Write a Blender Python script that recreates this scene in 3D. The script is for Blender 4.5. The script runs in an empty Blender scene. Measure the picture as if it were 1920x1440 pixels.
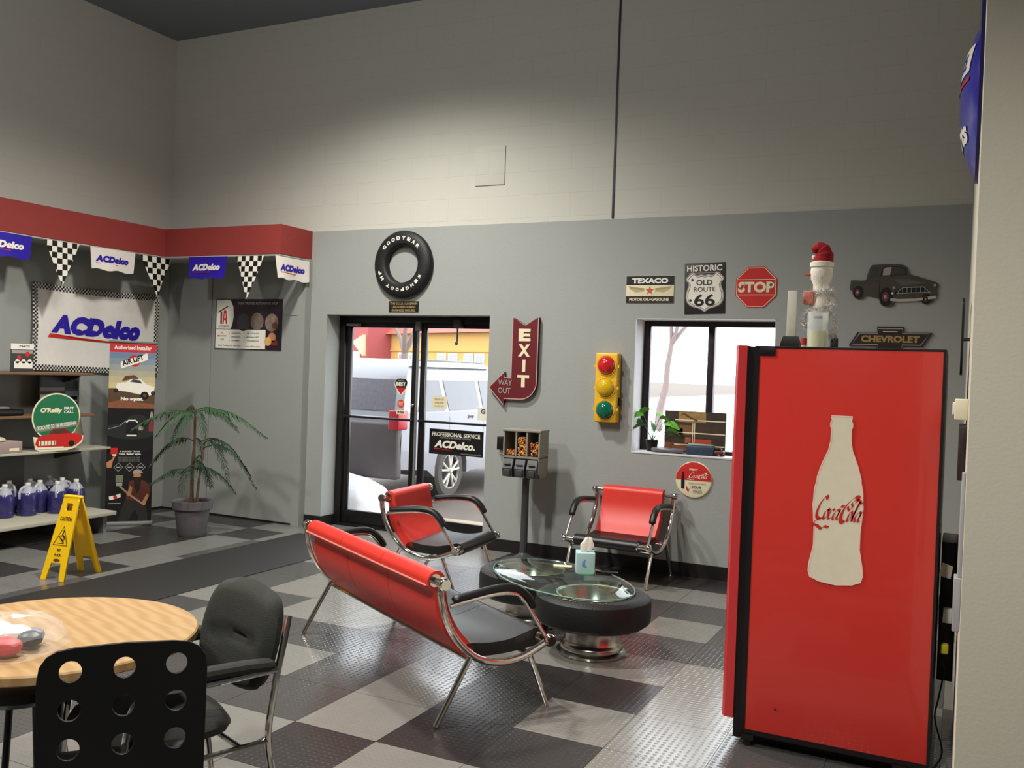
import bpy, bmesh, math, random
from mathutils import Vector, Matrix
from math import sin, cos, pi, radians as R
random.seed(7)
S = bpy.context.scene
C = S.collection
# ------------------------------------------------------------------ camera, world, lights, exposure
cam = bpy.data.objects.new('camera', bpy.data.cameras.new('camera')); C.objects.link(cam)
cam.data.sensor_width = 36.0; cam.data.lens = 36.0 * 1726.1 / 1920.0
cam.data.clip_start = 0.05; cam.data.clip_end = 400
YAW, PIT, ROL = -0.45386211, -0.01531565, 0.03614773
f_ = Vector((sin(YAW)*cos(PIT), cos(YAW)*cos(PIT), sin(PIT))); r_ = Vector((cos(YAW), -sin(YAW), 0)); u_ = r_.cross(f_)
cr = cos(ROL)*r_ + sin(ROL)*u_; cu = -sin(ROL)*r_ + cos(ROL)*u_
m = Matrix((cr, cu, -f_)).transposed().to_4x4(); m.translation = Vector((0, 0, 1.62)); cam.matrix_world = m
S.camera = cam
w = bpy.data.worlds.new('overcast_sky'); S.world = w; w.use_nodes = True
w.node_tree.nodes['Background'].inputs[0].default_value = (0.93, 0.96, 1.0, 1)
w.node_tree.nodes['Background'].inputs[1].default_value = 5.2
S.view_settings.view_transform = 'Standard'; S.view_settings.look = 'None'; S.view_settings.gamma = 1
S.view_settings.use_curve_mapping = False; S.view_settings.exposure = 0.0
def spot(name, loc, power, ang, blend, target=None, col=(1, .965, .90), rad=.16):
    l = bpy.data.lights.new(name, 'SPOT'); l.energy = power; l.spot_size = R(ang); l.spot_blend = blend
    l.color = col; l.shadow_soft_size = rad
    o = bpy.data.objects.new(name, l); C.objects.link(o); o.location = loc
    if target: o.rotation_euler = (Vector(target) - Vector(loc)).to_track_quat('-Z', 'Y').to_euler()
    return o
spot('high_bay_light', (-4.4, 5.2, 4.75), 640, 150, .75)
spot('high_bay_light', (-3.1, 3.3, 4.75), 420, 138, .6)
spot('high_bay_light', (-5.3, 1.9, 4.75), 520, 158, .8)
spot('high_bay_light', (-0.9, -0.1, 4.75), 620, 128, .5)
def fill_glow(loc, power):
    l = bpy.data.lights.new('added_fill', 'POINT'); l.energy = power; l.color = (.96, .98, 1); l.shadow_soft_size = .2
    o = bpy.data.objects.new('added_fill', l); C.objects.link(o); o.location = loc
fill_glow((-5.3, 1.9, 4.6), 75); fill_glow((-3.1, 3.3, 4.6), 45)  # added ambient fill: weak point lights that lift the dark upper walls
# ------------------------------------------------------------------ helpers
def lin(c):
    return tuple((v/12.92 if v <= .04045 else ((v+.055)/1.055)**2.4) for v in [x/255 for x in c])
MT = {}
def mat(name, rgb, rough=.5, metal=0.0, noise=.06, nscale=20, bump=0.0, bscale=60, spec=.5, trans=0, alpha=1, coat=0, emit=0, ior=1.45):
    if name in MT: return MT[name]
    mm = bpy.data.materials.new(name); mm.use_nodes = True; nt = mm.node_tree; b = nt.nodes['Principled BSDF']
    c = lin(rgb); tc = nt.nodes.new('ShaderNodeTexCoord')
    if noise:
        nz = nt.nodes.new('ShaderNodeTexNoise'); nz.inputs['Scale'].default_value = nscale; nz.inputs['Detail'].default_value = 3
        nt.links.new(tc.outputs['Object'], nz.inputs['Vector'])
        mx = nt.nodes.new('ShaderNodeMix'); mx.data_type = 'RGBA'
        mx.inputs[6].default_value = tuple(v*(1-noise) for v in c)+(1,); mx.inputs[7].default_value = tuple(min(1, v*(1+noise)) for v in c)+(1,)
        nt.links.new(nz.outputs[0], mx.inputs[0]); nt.links.new(mx.outputs[2], b.inputs['Base Color'])
    else: b.inputs['Base Color'].default_value = c+(1,)
    b.inputs['Roughness'].default_value = rough; b.inputs['Metallic'].default_value = metal
    b.inputs['Specular IOR Level'].default_value = spec; b.inputs['IOR'].default_value = ior
    b.inputs['Transmission Weight'].default_value = trans; b.inputs['Alpha'].default_value = alpha
    b.inputs['Coat Weight'].default_value = coat
    if emit: b.inputs['Emission Color'].default_value = c+(1,); b.inputs['Emission Strength'].default_value = emit
    if bump:
        n2 = nt.nodes.new('ShaderNodeTexNoise'); n2.inputs['Scale'].default_value = bscale; n2.inputs['Detail'].default_value = 4
        bp = nt.nodes.new('ShaderNodeBump'); bp.inputs['Strength'].default_value = bump; bp.inputs['Distance'].default_value = .01
        nt.links.new(tc.outputs['Object'], n2.inputs['Vector']); nt.links.new(n2.outputs[0], bp.inputs['Height']); nt.links.new(bp.outputs[0], b.inputs['Normal'])
    MT[name] = mm; return mm
class MB:
    def __init__(s): s.b = bmesh.new(); s.mats = []; s.mi = 0
    def use(s, m):
        if m not in s.mats: s.mats.append(m)
        s.mi = s.mats.index(m); return s
    def face(s, vs):
        try:
            f = s.b.faces.new(vs); f.material_index = s.mi; return f
        except ValueError: return None
    def poly(s, pts): return s.face([s.b.verts.new(p) for p in pts])
    def box(s, lo, hi, bev=0, M=None):
        x0, y0, z0 = lo; x1, y1, z1 = hi
        v = [s.b.verts.new(p) for p in ((x0,y0,z0),(x1,y0,z0),(x1,y1,z0),(x0,y1,z0),(x0,y0,z1),(x1,y0,z1),(x1,y1,z1),(x0,y1,z1))]
        fs = [s.face([v[i] for i in q]) for q in ((3,2,1,0),(4,5,6,7),(0,1,5,4),(1,2,6,5),(2,3,7,6),(3,0,4,7))]
        if bev:
            es = list({e for f in fs for e in f.edges})
            r = bmesh.ops.bevel(s.b, geom=es, offset=bev, segments=3, affect='EDGES', profile=.5)
            for f in r['faces']: f.material_index = s.mi
            vs = {q for f in fs if f.is_valid for q in f.verts} | {q for f in r['faces'] for q in f.verts}
        else: vs = set(v)
        if M is not None:
            for q in vs: q.co = M @ q.co
        return s
    def rings(s, rings, closed=False, caps=True):
        vr = [[s.b.verts.new(p) for p in r] for r in rings]; n = len(vr[0]); k = len(vr)
        for i in range(k if closed else k-1):
            a, b = vr[i], vr[(i+1) % k]
            for j in range(n): s.face([a[j], a[(j+1) % n], b[(j+1) % n], b[j]])
        if caps and not closed: s.face(vr[0][::-1]); s.face(vr[-1])
        return s
    def tube(s, pts, r, n=10, closed=False, caps=True, sx=1, sy=1):
        pts = [Vector(p) for p in pts]; k = len(pts); rr = r if isinstance(r, (list, tuple)) else [r]*k
        rings = []; up = None
        for i, p in enumerate(pts):
            if closed: t = pts[(i+1) % k]-pts[i-1]
            else: t = pts[min(i+1, k-1)]-pts[max(i-1, 0)]
            t.normalize()
            if up is None:
                up = Vector((0, 0, 1)) if abs(t.z) < .9 else Vector((1, 0, 0))
            a = t.cross(up)
            if a.length < 1e-4: a = t.orthogonal()
            a.normalize(); b = a.cross(t).normalized(); up = b
            rings.append([p+(a*cos(2*pi*j/n)*sx+b*sin(2*pi*j/n)*sy)*rr[i] for j in range(n)])
        return s.rings(rings, closed, caps)
    def lathe(s, prof, o=(0, 0, 0), ax='z', n=32, caps=True, closed=False):
        o = Vector(o); rings = []
        for r, z in prof:
            r = max(r, 1e-4); ring = []
            for j in range(n):
                a, b = r*cos(2*pi*j/n), r*sin(2*pi*j/n)
                ring.append(o+(Vector((a, b, z)) if ax == 'z' else Vector((a, z, b)) if ax == 'y' else Vector((z, a, b))))
            rings.append(ring)
        return s.rings(rings, closed, caps)
    def ball(s, c, r, n=10, sc=(1, 1, 1)):
        k = max(4, n//2+1)
        return s.rings([[Vector(c)+Vector((r*sin(pi*i/k)*cos(2*pi*j/n)*sc[0], r*sin(pi*i/k)*sin(2*pi*j/n)*sc[1], -r*cos(pi*i/k)*sc[2])) for j in range(n)] for i in range(1, k)])
    def prism(s, poly, y0, y1):           # polygon in local x,z ; depth along y
        return s.rings([[Vector((x, y0, z)) for x, z in poly], [Vector((x, y1, z)) for x, z in poly]])
    def prismz(s, poly, z0, z1):
        return s.rings([[Vector((x, y, z0)) for x, y in poly], [Vector((x, y, z1)) for x, y in poly]])
    def prismx(s, poly, x0, x1):
        return s.rings([[Vector((x0, y, z)) for y, z in poly], [Vector((x1, y, z)) for y, z in poly]])
    def build(s, name, m=None, parent=None, smooth=35, loc=None):
        bmesh.ops.remove_doubles(s.b, verts=s.b.verts, dist=1e-6)
        bmesh.ops.recalc_face_normals(s.b, faces=s.b.faces)
        if smooth:
            for f in s.b.faces: f.smooth = True
            for e in s.b.edges:
                if len(e.link_faces) == 2 and e.calc_face_angle(0) > R(smooth): e.smooth = False
        me = bpy.data.meshes.new(name); s.b.to_mesh(me); s.b.free()
        for q in ([m] if m else s.mats): me.materials.append(q)
        if m and len(s.mats) == 0: pass
        o = bpy.data.objects.new(name, me); C.objects.link(o)
        if parent: o.parent = parent
        if loc: o.location = loc
        return o
def tag(o, label=None, cat=None, group=None, kind=None):
    if label: o['label'] = label
    if cat: o['category'] = cat
    if group: o['group'] = group
    if kind: o['kind'] = kind
    return o
def thing(name, label, cat, loc=(0, 0, 0), rz=0, group=None):
    o = bpy.data.objects.new(name, None); C.objects.link(o); o.empty_display_size = .1
    o.location = loc; o.rotation_euler = (0, 0, rz); return tag(o, label, cat, group)
def struct(o, label): return tag(o, label, kind='structure')
def copy_tree(o, parent=None, loc=None, rz=None, label=None, group=None):
    c = o.copy(); C.objects.link(c); c.parent = parent
    if loc: c.location = loc
    if rz is not None: c.rotation_euler = (0, 0, rz)
    if label: c['label'] = label
    if group: c['group'] = group
    for ch in list(o.children): copy_tree(ch, c)
    return c
def crom(pts, k=5, closed=False):
    pts = [Vector(p) for p in pts]; out = []; n = len(pts)
    rng = range(n if closed else n-1)
    for i in rng:
        if closed: p0, p1, p2, p3 = pts[i-1], pts[i], pts[(i+1) % n], pts[(i+2) % n]
        else: p0, p1, p2, p3 = pts[max(i-1, 0)], pts[i], pts[i+1], pts[min(i+2, n-1)]
        for j in range(k):
            t = j/k
            out.append(.5*((2*p1)+(p2-p0)*t+(2*p0-5*p1+4*p2-p3)*t*t+(3*p1-p0-3*p2+p3)*t**3))
    if not closed: out.append(pts[-1])
    return out
def c2(pts, k=5, closed=False): return [(p.x, p.y) for p in crom([(a, b, 0) for a, b in pts], k, closed)]
def circ(cx, cy, r, n=32, a0=0, a1=2*pi, ry=None):
    full = abs(a1-a0-2*pi) < 1e-6; ry = ry or r
    return [(cx+r*cos(a0+(a1-a0)*i/(n if full else n-1)), cy+ry*sin(a0+(a1-a0)*i/(n if full else n-1))) for i in range(n)]
def rrect(x0, y0, x1, y1, r, n=5):
    o = []
    for cx, cy, a in ((x1-r, y1-r, 0), (x0+r, y1-r, pi/2), (x0+r, y0+r, pi), (x1-r, y0+r, 3*pi/2)):
        o += [(cx+r*cos(a+pi/2*i/n), cy+r*sin(a+pi/2*i/n)) for i in range(n+1)]
    return o
_tc = {}
def text_mesh(s, bold=.02, sp=1.0):
    key = (s, bold, sp)
    if key in _tc: return _tc[key]
    cu_ = bpy.data.curves.new('t', 'FONT'); cu_.body = s; cu_.offset = bold; cu_.resolution_u = 3; cu_.space_character = sp
    o = bpy.data.objects.new('t', cu_); C.objects.link(o); bpy.context.view_layer.update()
    me = bpy.data.meshes.new_from_object(o.evaluated_get(bpy.context.evaluated_depsgraph_get()))
    vs = [(v.co.x, v.co.y) for v in me.vertices]; fs = [tuple(p.vertices) for p in me.polygons]
    bpy.data.objects.remove(o); bpy.data.curves.remove(cu_); bpy.data.meshes.remove(me)
    x0 = min(v[0] for v in vs); x1 = max(v[0] for v in vs); y0 = min(v[1] for v in vs); y1 = max(v[1] for v in vs)
    r = ([((a-x0)/(x1-x0), (b-y0)/(y1-y0)) for a, b in vs], fs); _tc[key] = r; return r
def flat(u, v, d): return (u, -d, v)
LAY = .0007
class Art:
    """flat print: polygons and letters laid on a surface map f(u,v,height)"""
    def __init__(s, base=0.0, f=flat): s.mb = MB(); s.base = base; s.f = f
    def poly(s, pts, m, lay=1):
        s.mb.use(m); s.mb.poly([s.f(a, b, s.base+lay*LAY) for a, b in pts]); return s
    def rect(s, x0, y0, x1, y1, m, lay=1): return s.poly([(x0, y0), (x1, y0), (x1, y1), (x0, y1)], m, lay)
    def ring(s, pts, wdt, m, lay=1, closed=True):
        P = [Vector((a, b, 0)) for a, b in pts]; n = len(P); s.mb.use(m); L = []; Q = []
        for i in range(n):
            t = (P[(i+1) % n]-P[i-1]) if closed else (P[min(i+1, n-1)]-P[max(i-1, 0)])
            t.normalize(); nn = Vector((-t.y, t.x, 0))*wdt/2; L.append(P[i]+nn); Q.append(P[i]-nn)
        for i in range(n if closed else n-1):
            j = (i+1) % n
            s.mb.poly([s.f(q.x, q.y, s.base+lay*LAY) for q in (L[i], L[j], Q[j], Q[i])])
        return s
    def nib(s, pts, nx, ny, m, lay=1, k=6):
        P = c2(pts, k); s.mb.use(m)
        for a, b in zip(P, P[1:]):
            s.mb.poly([s.f(x, y, s.base+lay*LAY) for x, y in ((a[0]-nx, a[1]-ny), (a[0]+nx, a[1]+ny), (b[0]+nx, b[1]+ny), (b[0]-nx, b[1]-ny))])
        return s
    def text(s, t, x, y, w_, h, m, lay=2, shear=0, bold=.02, sp=1.0, rot=0, dy=0):
        vs, fs = text_mesh(t, bold, sp); s.mb.use(m); V = []
        cr_, sr_ = cos(rot), sin(rot)
        for a, b in vs:
            px, py = a*w_+shear*b*h, b*h+dy*a
            V.append(s.mb.b.verts.new(s.f(x+px*cr_-py*sr_, y+px*sr_+py*cr_, s.base+lay*LAY)))
        for q in fs: s.mb.face([V[i] for i in q])
        return s
    def build(s, name, parent=None): return s.mb.build(name, None, parent, smooth=0)
def stars(cx, cy, r, k=.42, n=5):
    return [(cx+(r if i % 2 == 0 else r*k)*sin(pi*i/n), cy+(r if i % 2 == 0 else r*k)*cos(pi*i/n)) for i in range(2*n)]
def plate_mesh(name, outer, holes, th, m, parent=None, bev=.001):
    cu_ = bpy.data.curves.new(name, 'CURVE'); cu_.dimensions = '2D'; cu_.fill_mode = 'BOTH'; cu_.extrude = th/2; cu_.bevel_depth = bev
    for pl in [outer]+holes:
        sp = cu_.splines.new('POLY'); sp.points.add(len(pl)-1)
        for i, (a, b) in enumerate(pl): sp.points[i].co = (a, b, 0, 1)
        sp.use_cyclic_u = True
    o = bpy.data.objects.new(name, cu_); C.objects.link(o); bpy.context.view_layer.update()
    me = bpy.data.meshes.new_from_object(o.evaluated_get(bpy.context.evaluated_depsgraph_get()))
    bpy.data.objects.remove(o); bpy.data.curves.remove(cu_)
    me.materials.clear(); me.materials.append(m)
    o = bpy.data.objects.new(name, me); C.objects.link(o)
    if parent: o.parent = parent
    return o
# ------------------------------------------------------------------ materials
chrome = mat('polished_chrome', (225, 222, 215), .09, 1, .02)
alloy = mat('brushed_alloy', (200, 196, 186), .22, 1, .05, 80)
red_vinyl = mat('red_vinyl', (212, 52, 42), .38, 0, .05, 8, .12, 300)
black_vinyl = mat('black_vinyl', (24, 23, 22), .34, 0, .08, 10, .12, 300)
black_rub = mat('black_rubber_pad', (14, 14, 15), .42)
tyre_m = mat('tyre_rubber', (20, 20, 20), .55, 0, .15, 30, .2, 120)
white_print = mat('white_print', (226, 222, 208), .5)
cream_print = mat('cream_print', (222, 212, 178), .5)
black_print = mat('black_print', (18, 17, 18), .45)
red_print = mat('red_print', (190, 34, 30), .45)
dkred_print = mat('maroon_print', (96, 18, 24), .5, 0, .15, 25)
blue_print = mat('blue_print', (36, 16, 150), .45)
green_print = mat('green_print', (26, 104, 66), .5)
yellow_print = mat('yellow_print', (232, 196, 60), .5)
grey_print = mat('grey_print', (150, 148, 142), .5)
dkgrey_print = mat('dark_grey_print', (58, 57, 56), .5)
skin_print = mat('tan_print', (178, 120, 80), .5)
brown_print = mat('brown_print', (96, 58, 34), .5, 0, .3, 30)
sky_print = mat('blue_grey_print', (110, 130, 150), .5, 0, .2, 10)
gold_print = mat('gold_print', (150, 128, 78), .5)
white_pl = mat('white_plastic', (222, 218, 208), .4)
black_pl = mat('black_plastic', (16, 16, 17), .4)
black_metal = mat('black_painted_metal', (20, 19, 20), .35)
grey_metal = mat('grey_painted_metal', (112, 112, 108), .45)
dk_metal = mat('dark_grey_metal', (62, 64, 64), .4)
shelf_m = mat('beige_shelf_paint', (168, 164, 146), .5)
shelf_w = mat('wood_edged_shelf', (112, 84, 58), .55)
yellow_pl = mat('yellow_plastic', (238, 190, 16), .4)
def glass_mat(name, rgb, ior=1.3):
    mm = bpy.data.materials.new(name); mm.use_nodes = True; nt = mm.node_tree; nt.nodes.clear()
    o = nt.nodes.new('ShaderNodeOutputMaterial'); t_ = nt.nodes.new('ShaderNodeBsdfTransparent'); g = nt.nodes.new('ShaderNodeBsdfGlossy'); f = nt.nodes.new('ShaderNodeFresnel'); x = nt.nodes.new('ShaderNodeMixShader')
    t_.inputs[0].default_value = tuple(rgb)+(1,); g.inputs['Roughness'].default_value = .02; f.inputs[0].default_value = ior
    ge = nt.nodes.new('ShaderNodeNewGeometry'); iv = nt.nodes.new('ShaderNodeMath'); iv.operation = 'SUBTRACT'; iv.inputs[0].default_value = 1; ml = nt.nodes.new('ShaderNodeMath'); ml.operation = 'MULTIPLY'
    nt.links.new(ge.outputs['Backfacing'], iv.inputs[1]); nt.links.new(iv.outputs[0], ml.inputs[0]); nt.links.new(f.outputs[0], ml.inputs[1]); nt.links.new(ml.outputs[0], x.inputs[0]); nt.links.new(t_.outputs[0], x.inputs[1]); nt.links.new(g.outputs[0], x.inputs[2]); nt.links.new(x.outputs[0], o.inputs[0]); return mm
glass = glass_mat('clear_glass', (.97, .98, .98), 1.2)
tglass = glass_mat('green_tinted_glass', (.90, .97, .94), 1.5)
# ------------------------------------------------------------------ wall and floor materials
def wall_mat(name, rgb, brick=False, rough=.75, bumps=.15):
    mm = mat(name, rgb, rough, 0, .03, 2.5, 0); nt = mm.node_tree; b = nt.nodes['Principled BSDF']
    tc = nt.nodes.new('ShaderNodeNewGeometry'); nz = nt.nodes.new('ShaderNodeTexNoise'); nz.inputs['Scale'].default_value = 90; nz.inputs['Detail'].default_value = 5
    bp = nt.nodes.new('ShaderNodeBump'); bp.inputs['Strength'].default_value = bumps; bp.inputs['Distance'].default_value = .01
    nt.links.new(tc.outputs['Position'], nz.inputs['Vector']); nt.links.new(nz.outputs[0], bp.inputs['Height'])
    if brick:
        sx = nt.nodes.new('ShaderNodeSeparateXYZ'); ad = nt.nodes.new('ShaderNodeMath'); cb = nt.nodes.new('ShaderNodeCombineXYZ'); zo = nt.nodes.new('ShaderNodeMath')
        nt.links.new(tc.outputs['Position'], sx.inputs[0]); nt.links.new(sx.outputs[0], ad.inputs[0]); nt.links.new(sx.outputs[1], ad.inputs[1])
        zo.inputs[1].default_value = -.12; nt.links.new(sx.outputs[2], zo.inputs[0])
        nt.links.new(ad.outputs[0], cb.inputs[0]); nt.links.new(zo.outputs[0], cb.inputs[1])
        bt = nt.nodes.new('ShaderNodeTexBrick'); nt.links.new(cb.outputs[0], bt.inputs[0])
        bt.inputs['Scale'].default_value = 1; bt.inputs['Mortar Size'].default_value = .004; bt.inputs['Mortar Smooth'].default_value = .6
        bt.inputs['Brick Width'].default_value = .406; bt.inputs['Row Height'].default_value = .203
        c = lin(rgb)
        bt.inputs['Color1'].default_value = c+(1,); bt.inputs['Color2'].default_value = tuple(v*.985 for v in c)+(1,); bt.inputs['Mortar'].default_value = tuple(v*.94 for v in c)+(1,)
        nt.links.new(bt.outputs[0], b.inputs['Base Color'])
        b2 = nt.nodes.new('ShaderNodeBump'); b2.inputs['Strength'].default_value = .25; b2.inputs['Distance'].default_value = .004; b2.invert = True
        nt.links.new(bt.outputs['Fac'], b2.inputs['Height']); nt.links.new(bp.outputs[0], b2.inputs['Normal']); nt.links.new(b2.outputs[0], b.inputs['Normal'])
    else: nt.links.new(bp.outputs[0], b.inputs['Normal'])
    return mm
upper_m = wall_mat('painted_block_wall', (190, 189, 178), True)
lower_m = wall_mat('grey_painted_wall', (150, 153, 149))
reveal_m = lower_m
beige_m = wall_mat('beige_textured_wall', (206, 200, 182), bumps=.1)
band_m = wall_mat('red_painted_fascia', (136, 48, 42))
panel_m = wall_mat('grey_wall_panel', (142, 144, 139), bumps=.08)
ceil_m = mat('dark_ceiling', (116, 126, 136), .8)
base_m = mat('black_baseboard', (26, 22, 22), .4)
def floor_mat(name, rgb, rough):
    mm = mat(name, rgb, rough, 0, .10, 6); nt = mm.node_tree; b = nt.nodes['Principled BSDF']
    g = nt.nodes.new('ShaderNodeNewGeometry'); mp = nt.nodes.new('ShaderNodeMapping'); mp.inputs['Rotation'].default_value = (0, 0, R(45)); mp.inputs['Scale'].default_value = (1, 1, 0)
    nt.links.new(g.outputs['Position'], mp.inputs[0])
    sx = nt.nodes.new('ShaderNodeSeparateXYZ'); nt.links.new(mp.outputs[0], sx.inputs[0])
    prev = []
    for ax in (0, 1):
        k = nt.nodes.new('ShaderNodeMath'); k.operation = 'MULTIPLY'; k.inputs[1].default_value = 2*pi/.042; nt.links.new(sx.outputs[ax], k.inputs[0])
        s_ = nt.nodes.new('ShaderNodeMath'); s_.operation = 'SINE'; nt.links.new(k.outputs[0], s_.inputs[0]); prev.append(s_)
    mu = nt.nodes.new('ShaderNodeMath'); mu.operation = 'MULTIPLY'; nt.links.new(prev[0].outputs[0], mu.inputs[0]); nt.links.new(prev[1].outputs[0], mu.inputs[1])
    pw = nt.nodes.new('ShaderNodeMath'); pw.operation = 'MAXIMUM'; pw.inputs[1].default_value = .25; nt.links.new(mu.outputs[0], pw.inputs[0])
    bp = nt.nodes.new('ShaderNodeBump'); bp.inputs['Strength'].default_value = .38; bp.inputs['Distance'].default_value = .003
    nt.links.new(pw.outputs[0], bp.inputs['Height']); nt.links.new(bp.outputs[0], b.inputs['Normal'])
    b.inputs['Specular IOR Level'].default_value = .9
    return mm
fl_L = floor_mat('light_grey_floor_tile', (128, 126, 120), .19)
fl_M = floor_mat('graphite_floor_tile', (74, 72, 71), .19)
fl_G = floor_mat('shaded_light_floor_tile', (108, 107, 103), .3)  # darker copy of the light tile, paints the dimmer light on the left floor
fl_D = floor_mat('black_floor_tile', (42, 39, 38), .32)
# ------------------------------------------------------------------ room shell
XL, YB, XR, YF, ZC = -7.76, 7.34, 3.2, -5.0, 5.04
mb = MB()
T1, T2 = .437, .448
MAP = {}
def setm(s, i0, j):
    for k, c in enumerate(s):
        if c != ' ': MAP[(i0+k, j)] = c
#      i from -13
setm('DDLLLLLLDDDDDDDD', -13, 8)
setm('LLDLMLLLLMLLLLLL', -13, 7)
setm('DDLMMLLLLLMMMMMM', -13, 6)
setm('LDLMMMLLLLLMLMMM', -13, 5)
setm('DDLLMMLLLLMMMMMM', -13, 4)
setm('LLDLMLMLLLLLLLLL', -13, 3)
setm('MDLMLMLMMMLDDLLL', -13, 2)
setm('LMLMDLDLLMLMLLMM', -13, 1)
setm('MLMLMLLMMMLDDLLL', -13, 0)
setm('LMLMMLMMLLDLLLMM', -13, -1)
setm('MLMLMLMMLLLMMLLM', -13, -2)
MAP[(-2, 1)] = 'D'; MAP[(-1, 1)] = 'L'; MAP[(0, 1)] = 'L'; MAP[(-1, 0)] = 'D'; MAP[(-2, 2)] = 'D'; MAP[(-1, 2)] = 'D'; MAP[(-2, 0)] = 'D'
fm = {'G': fl_G, 'L': fl_L, 'M': fl_M, 'D': fl_D}
for i in range(-16, 12):
    for j in range(-19, 10):
        x0 = -1.33+T1*i; y0 = 3.308+T2*j; x1 = min(x0+T1, XR); y1 = min(y0+T2, 7.62)
        x0 = max(x0, XL)
        if x1 <= x0 or y1 <= y0: continue
        t = MAP.get((i, j)) or ('L' if j >= 9 else random.choice('LLMMD'))
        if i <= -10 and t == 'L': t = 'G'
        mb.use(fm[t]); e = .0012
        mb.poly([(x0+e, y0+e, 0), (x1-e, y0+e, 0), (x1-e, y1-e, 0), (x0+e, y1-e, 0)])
mb.use(base_m); mb.box((XL-.3, YF-.3, -.1), (XR+.3, 7.62, -.0015))
struct(mb.build('floor', smooth=0), 'checkered floor of light grey, graphite and black tread plate tiles')
mb = MB(); mb.box((XL-.3, YF-.3, ZC), (XR+.3, YB+.6, ZC+.15)); struct(mb.build('ceiling', ceil_m, smooth=0), 'dark painted ceiling high above the room')
# back wall, lower painted part with door and window openings
DX0, DX1, DZ = -5.632, -3.825, 2.10; WX0, WX1, WZ0, WZ1 = -2.452, -1.312, .978, 2.085
mb = MB(); y0, y1 = YB, YB+.34
for a, b, c, d in ((XL-.3, DX0, 0, 2.92), (DX0, DX1, DZ, 2.92), (DX1, WX0, 0, 2.92), (WX0, WX1, 0, WZ0), (WX0, WX1, WZ1, 2.92), (WX1, XR+.3, 0, 2.92)):
    mb.box((a, y0, c), (b, y1, d))
struct(mb.build('wall_back', lower_m, smooth=0), 'grey painted lower back wall with glass door and window openings')
mb = MB(); mb.box((XL-.3, YB+.012, 2.92), (XR+.3, YB+.34, ZC)); 
struct(mb.build('wall_upper', upper_m, smooth=0), 'pale painted block wall above the grey wall')
mb = MB(); mb.box((-2.706, YB+.004, 2.93), (-2.690, YB+.02, ZC)); struct(mb.build('trim_1', black_pl, smooth=0), 'dark vertical expansion joint in the block wall')
mb = MB(); mb.box((-4.03, YB+.002, 3.27), (-3.73, YB+.02, 3.62), .003); struct(mb.build('trim_2', upper_m), 'flush square access cover in the block wall')
mb = MB(); mb.box((XL-.3, YF-.3, 0), (XL, YB+.02, ZC)); struct(mb.build('wall_left', upper_m, smooth=0), 'pale block wall on the left')
mb = MB(); mb.box((XL-.3, YF-.3, 0), (XR+.3, YF, ZC)); struct(mb.build('wall_front', lower_m, smooth=0), 'grey wall behind the camera')
mb = MB(); mb.box((XR, YF-.3, 0), (XR+.3, YB, ZC)); struct(mb.build('wall_right', lower_m, smooth=0), 'grey wall on the far right')
PX = .026
mb = MB(); mb.box((PX, 3.2, 0), (.42, YB, ZC)); struct(mb.build('wall_partition', beige_m, smooth=0), 'beige end of partition wall at the right edge')
# lower panels below the fascia
mb = MB(); mb.box((XL, YF, 0), (-7.68, 7.26, 2.64))
for y in (5.3, 4.08, 2.86, 1.64): mb.box((-7.681, y, .0), (-7.674, y+.012, 2.64))
struct(mb.build('wall_left_panels', panel_m, smooth=0), 'grey panelled lower left wall')
mb = MB(); mb.box((XL, 7.26, .012), (-7.06, YB, 2.64)); mb.box((-7.052, 7.262, .012), (-5.93, YB, 2.64)); mb.box((-5.925, 7.245, 0), (-5.83, YB, 2.64))
mb.box((-6.1, 7.255, 2.085), (-5.93, 7.262, 2.095))
struct(mb.build('wall_back_panels', panel_m, smooth=0), 'grey panel doors below the red fascia beside the door')
mb = MB(); mb.prismz([(XL, YF), (-7.34, YF), (-7.34, 6.87), (-5.84, 6.87), (-5.84, YB+.01), (XL, YB+.01)], 2.642, 2.922)
struct(mb.build('trim_3', band_m, smooth=0), 'red fascia band running round the corner')
mb = MB(); mb.prismz([(XL, YF), (-7.345, YF), (-7.345, 6.875), (-5.845, 6.875), (-5.845, YB), (XL, YB)], 2.622, 2.642)
struct(mb.build('trim_4', lower_m, smooth=0), 'thin grey edge under the red fascia')
mb = MB()
for a, b in ((-5.83, DX0), (DX1, PX)): mb.box((a, YB-.012, 0), (b, YB+.01, .108))
mb.box((DX0-.001, YB-.012, 0), (DX0+.012, 7.6, .108))
struct(mb.build('baseboard_back', base_m, smooth=0), 'black rubber baseboard along the back wall')
mb = MB(); mb.box((XL, YF, 0), (-7.672, 7.26, .02)); mb.box((-7.68, 7.252, 0), (-5.93, 7.262, .016)); struct(mb.build('baseboard_left', base_m, smooth=0), 'thin black base strip of the panelled wall')
# dark walk-off mat
mat_m = mat('black_mat', (33, 31, 30), .6, 0, .2, 60, .3, 200)
mb = MB(); mb.box((-5.57, 1.2, 0), (-4.76, 6.95, .006), .002)
tag(mb.build('floor_mat', mat_m), 'long plain black runner strip across the checkered floor', 'floor mat')
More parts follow.
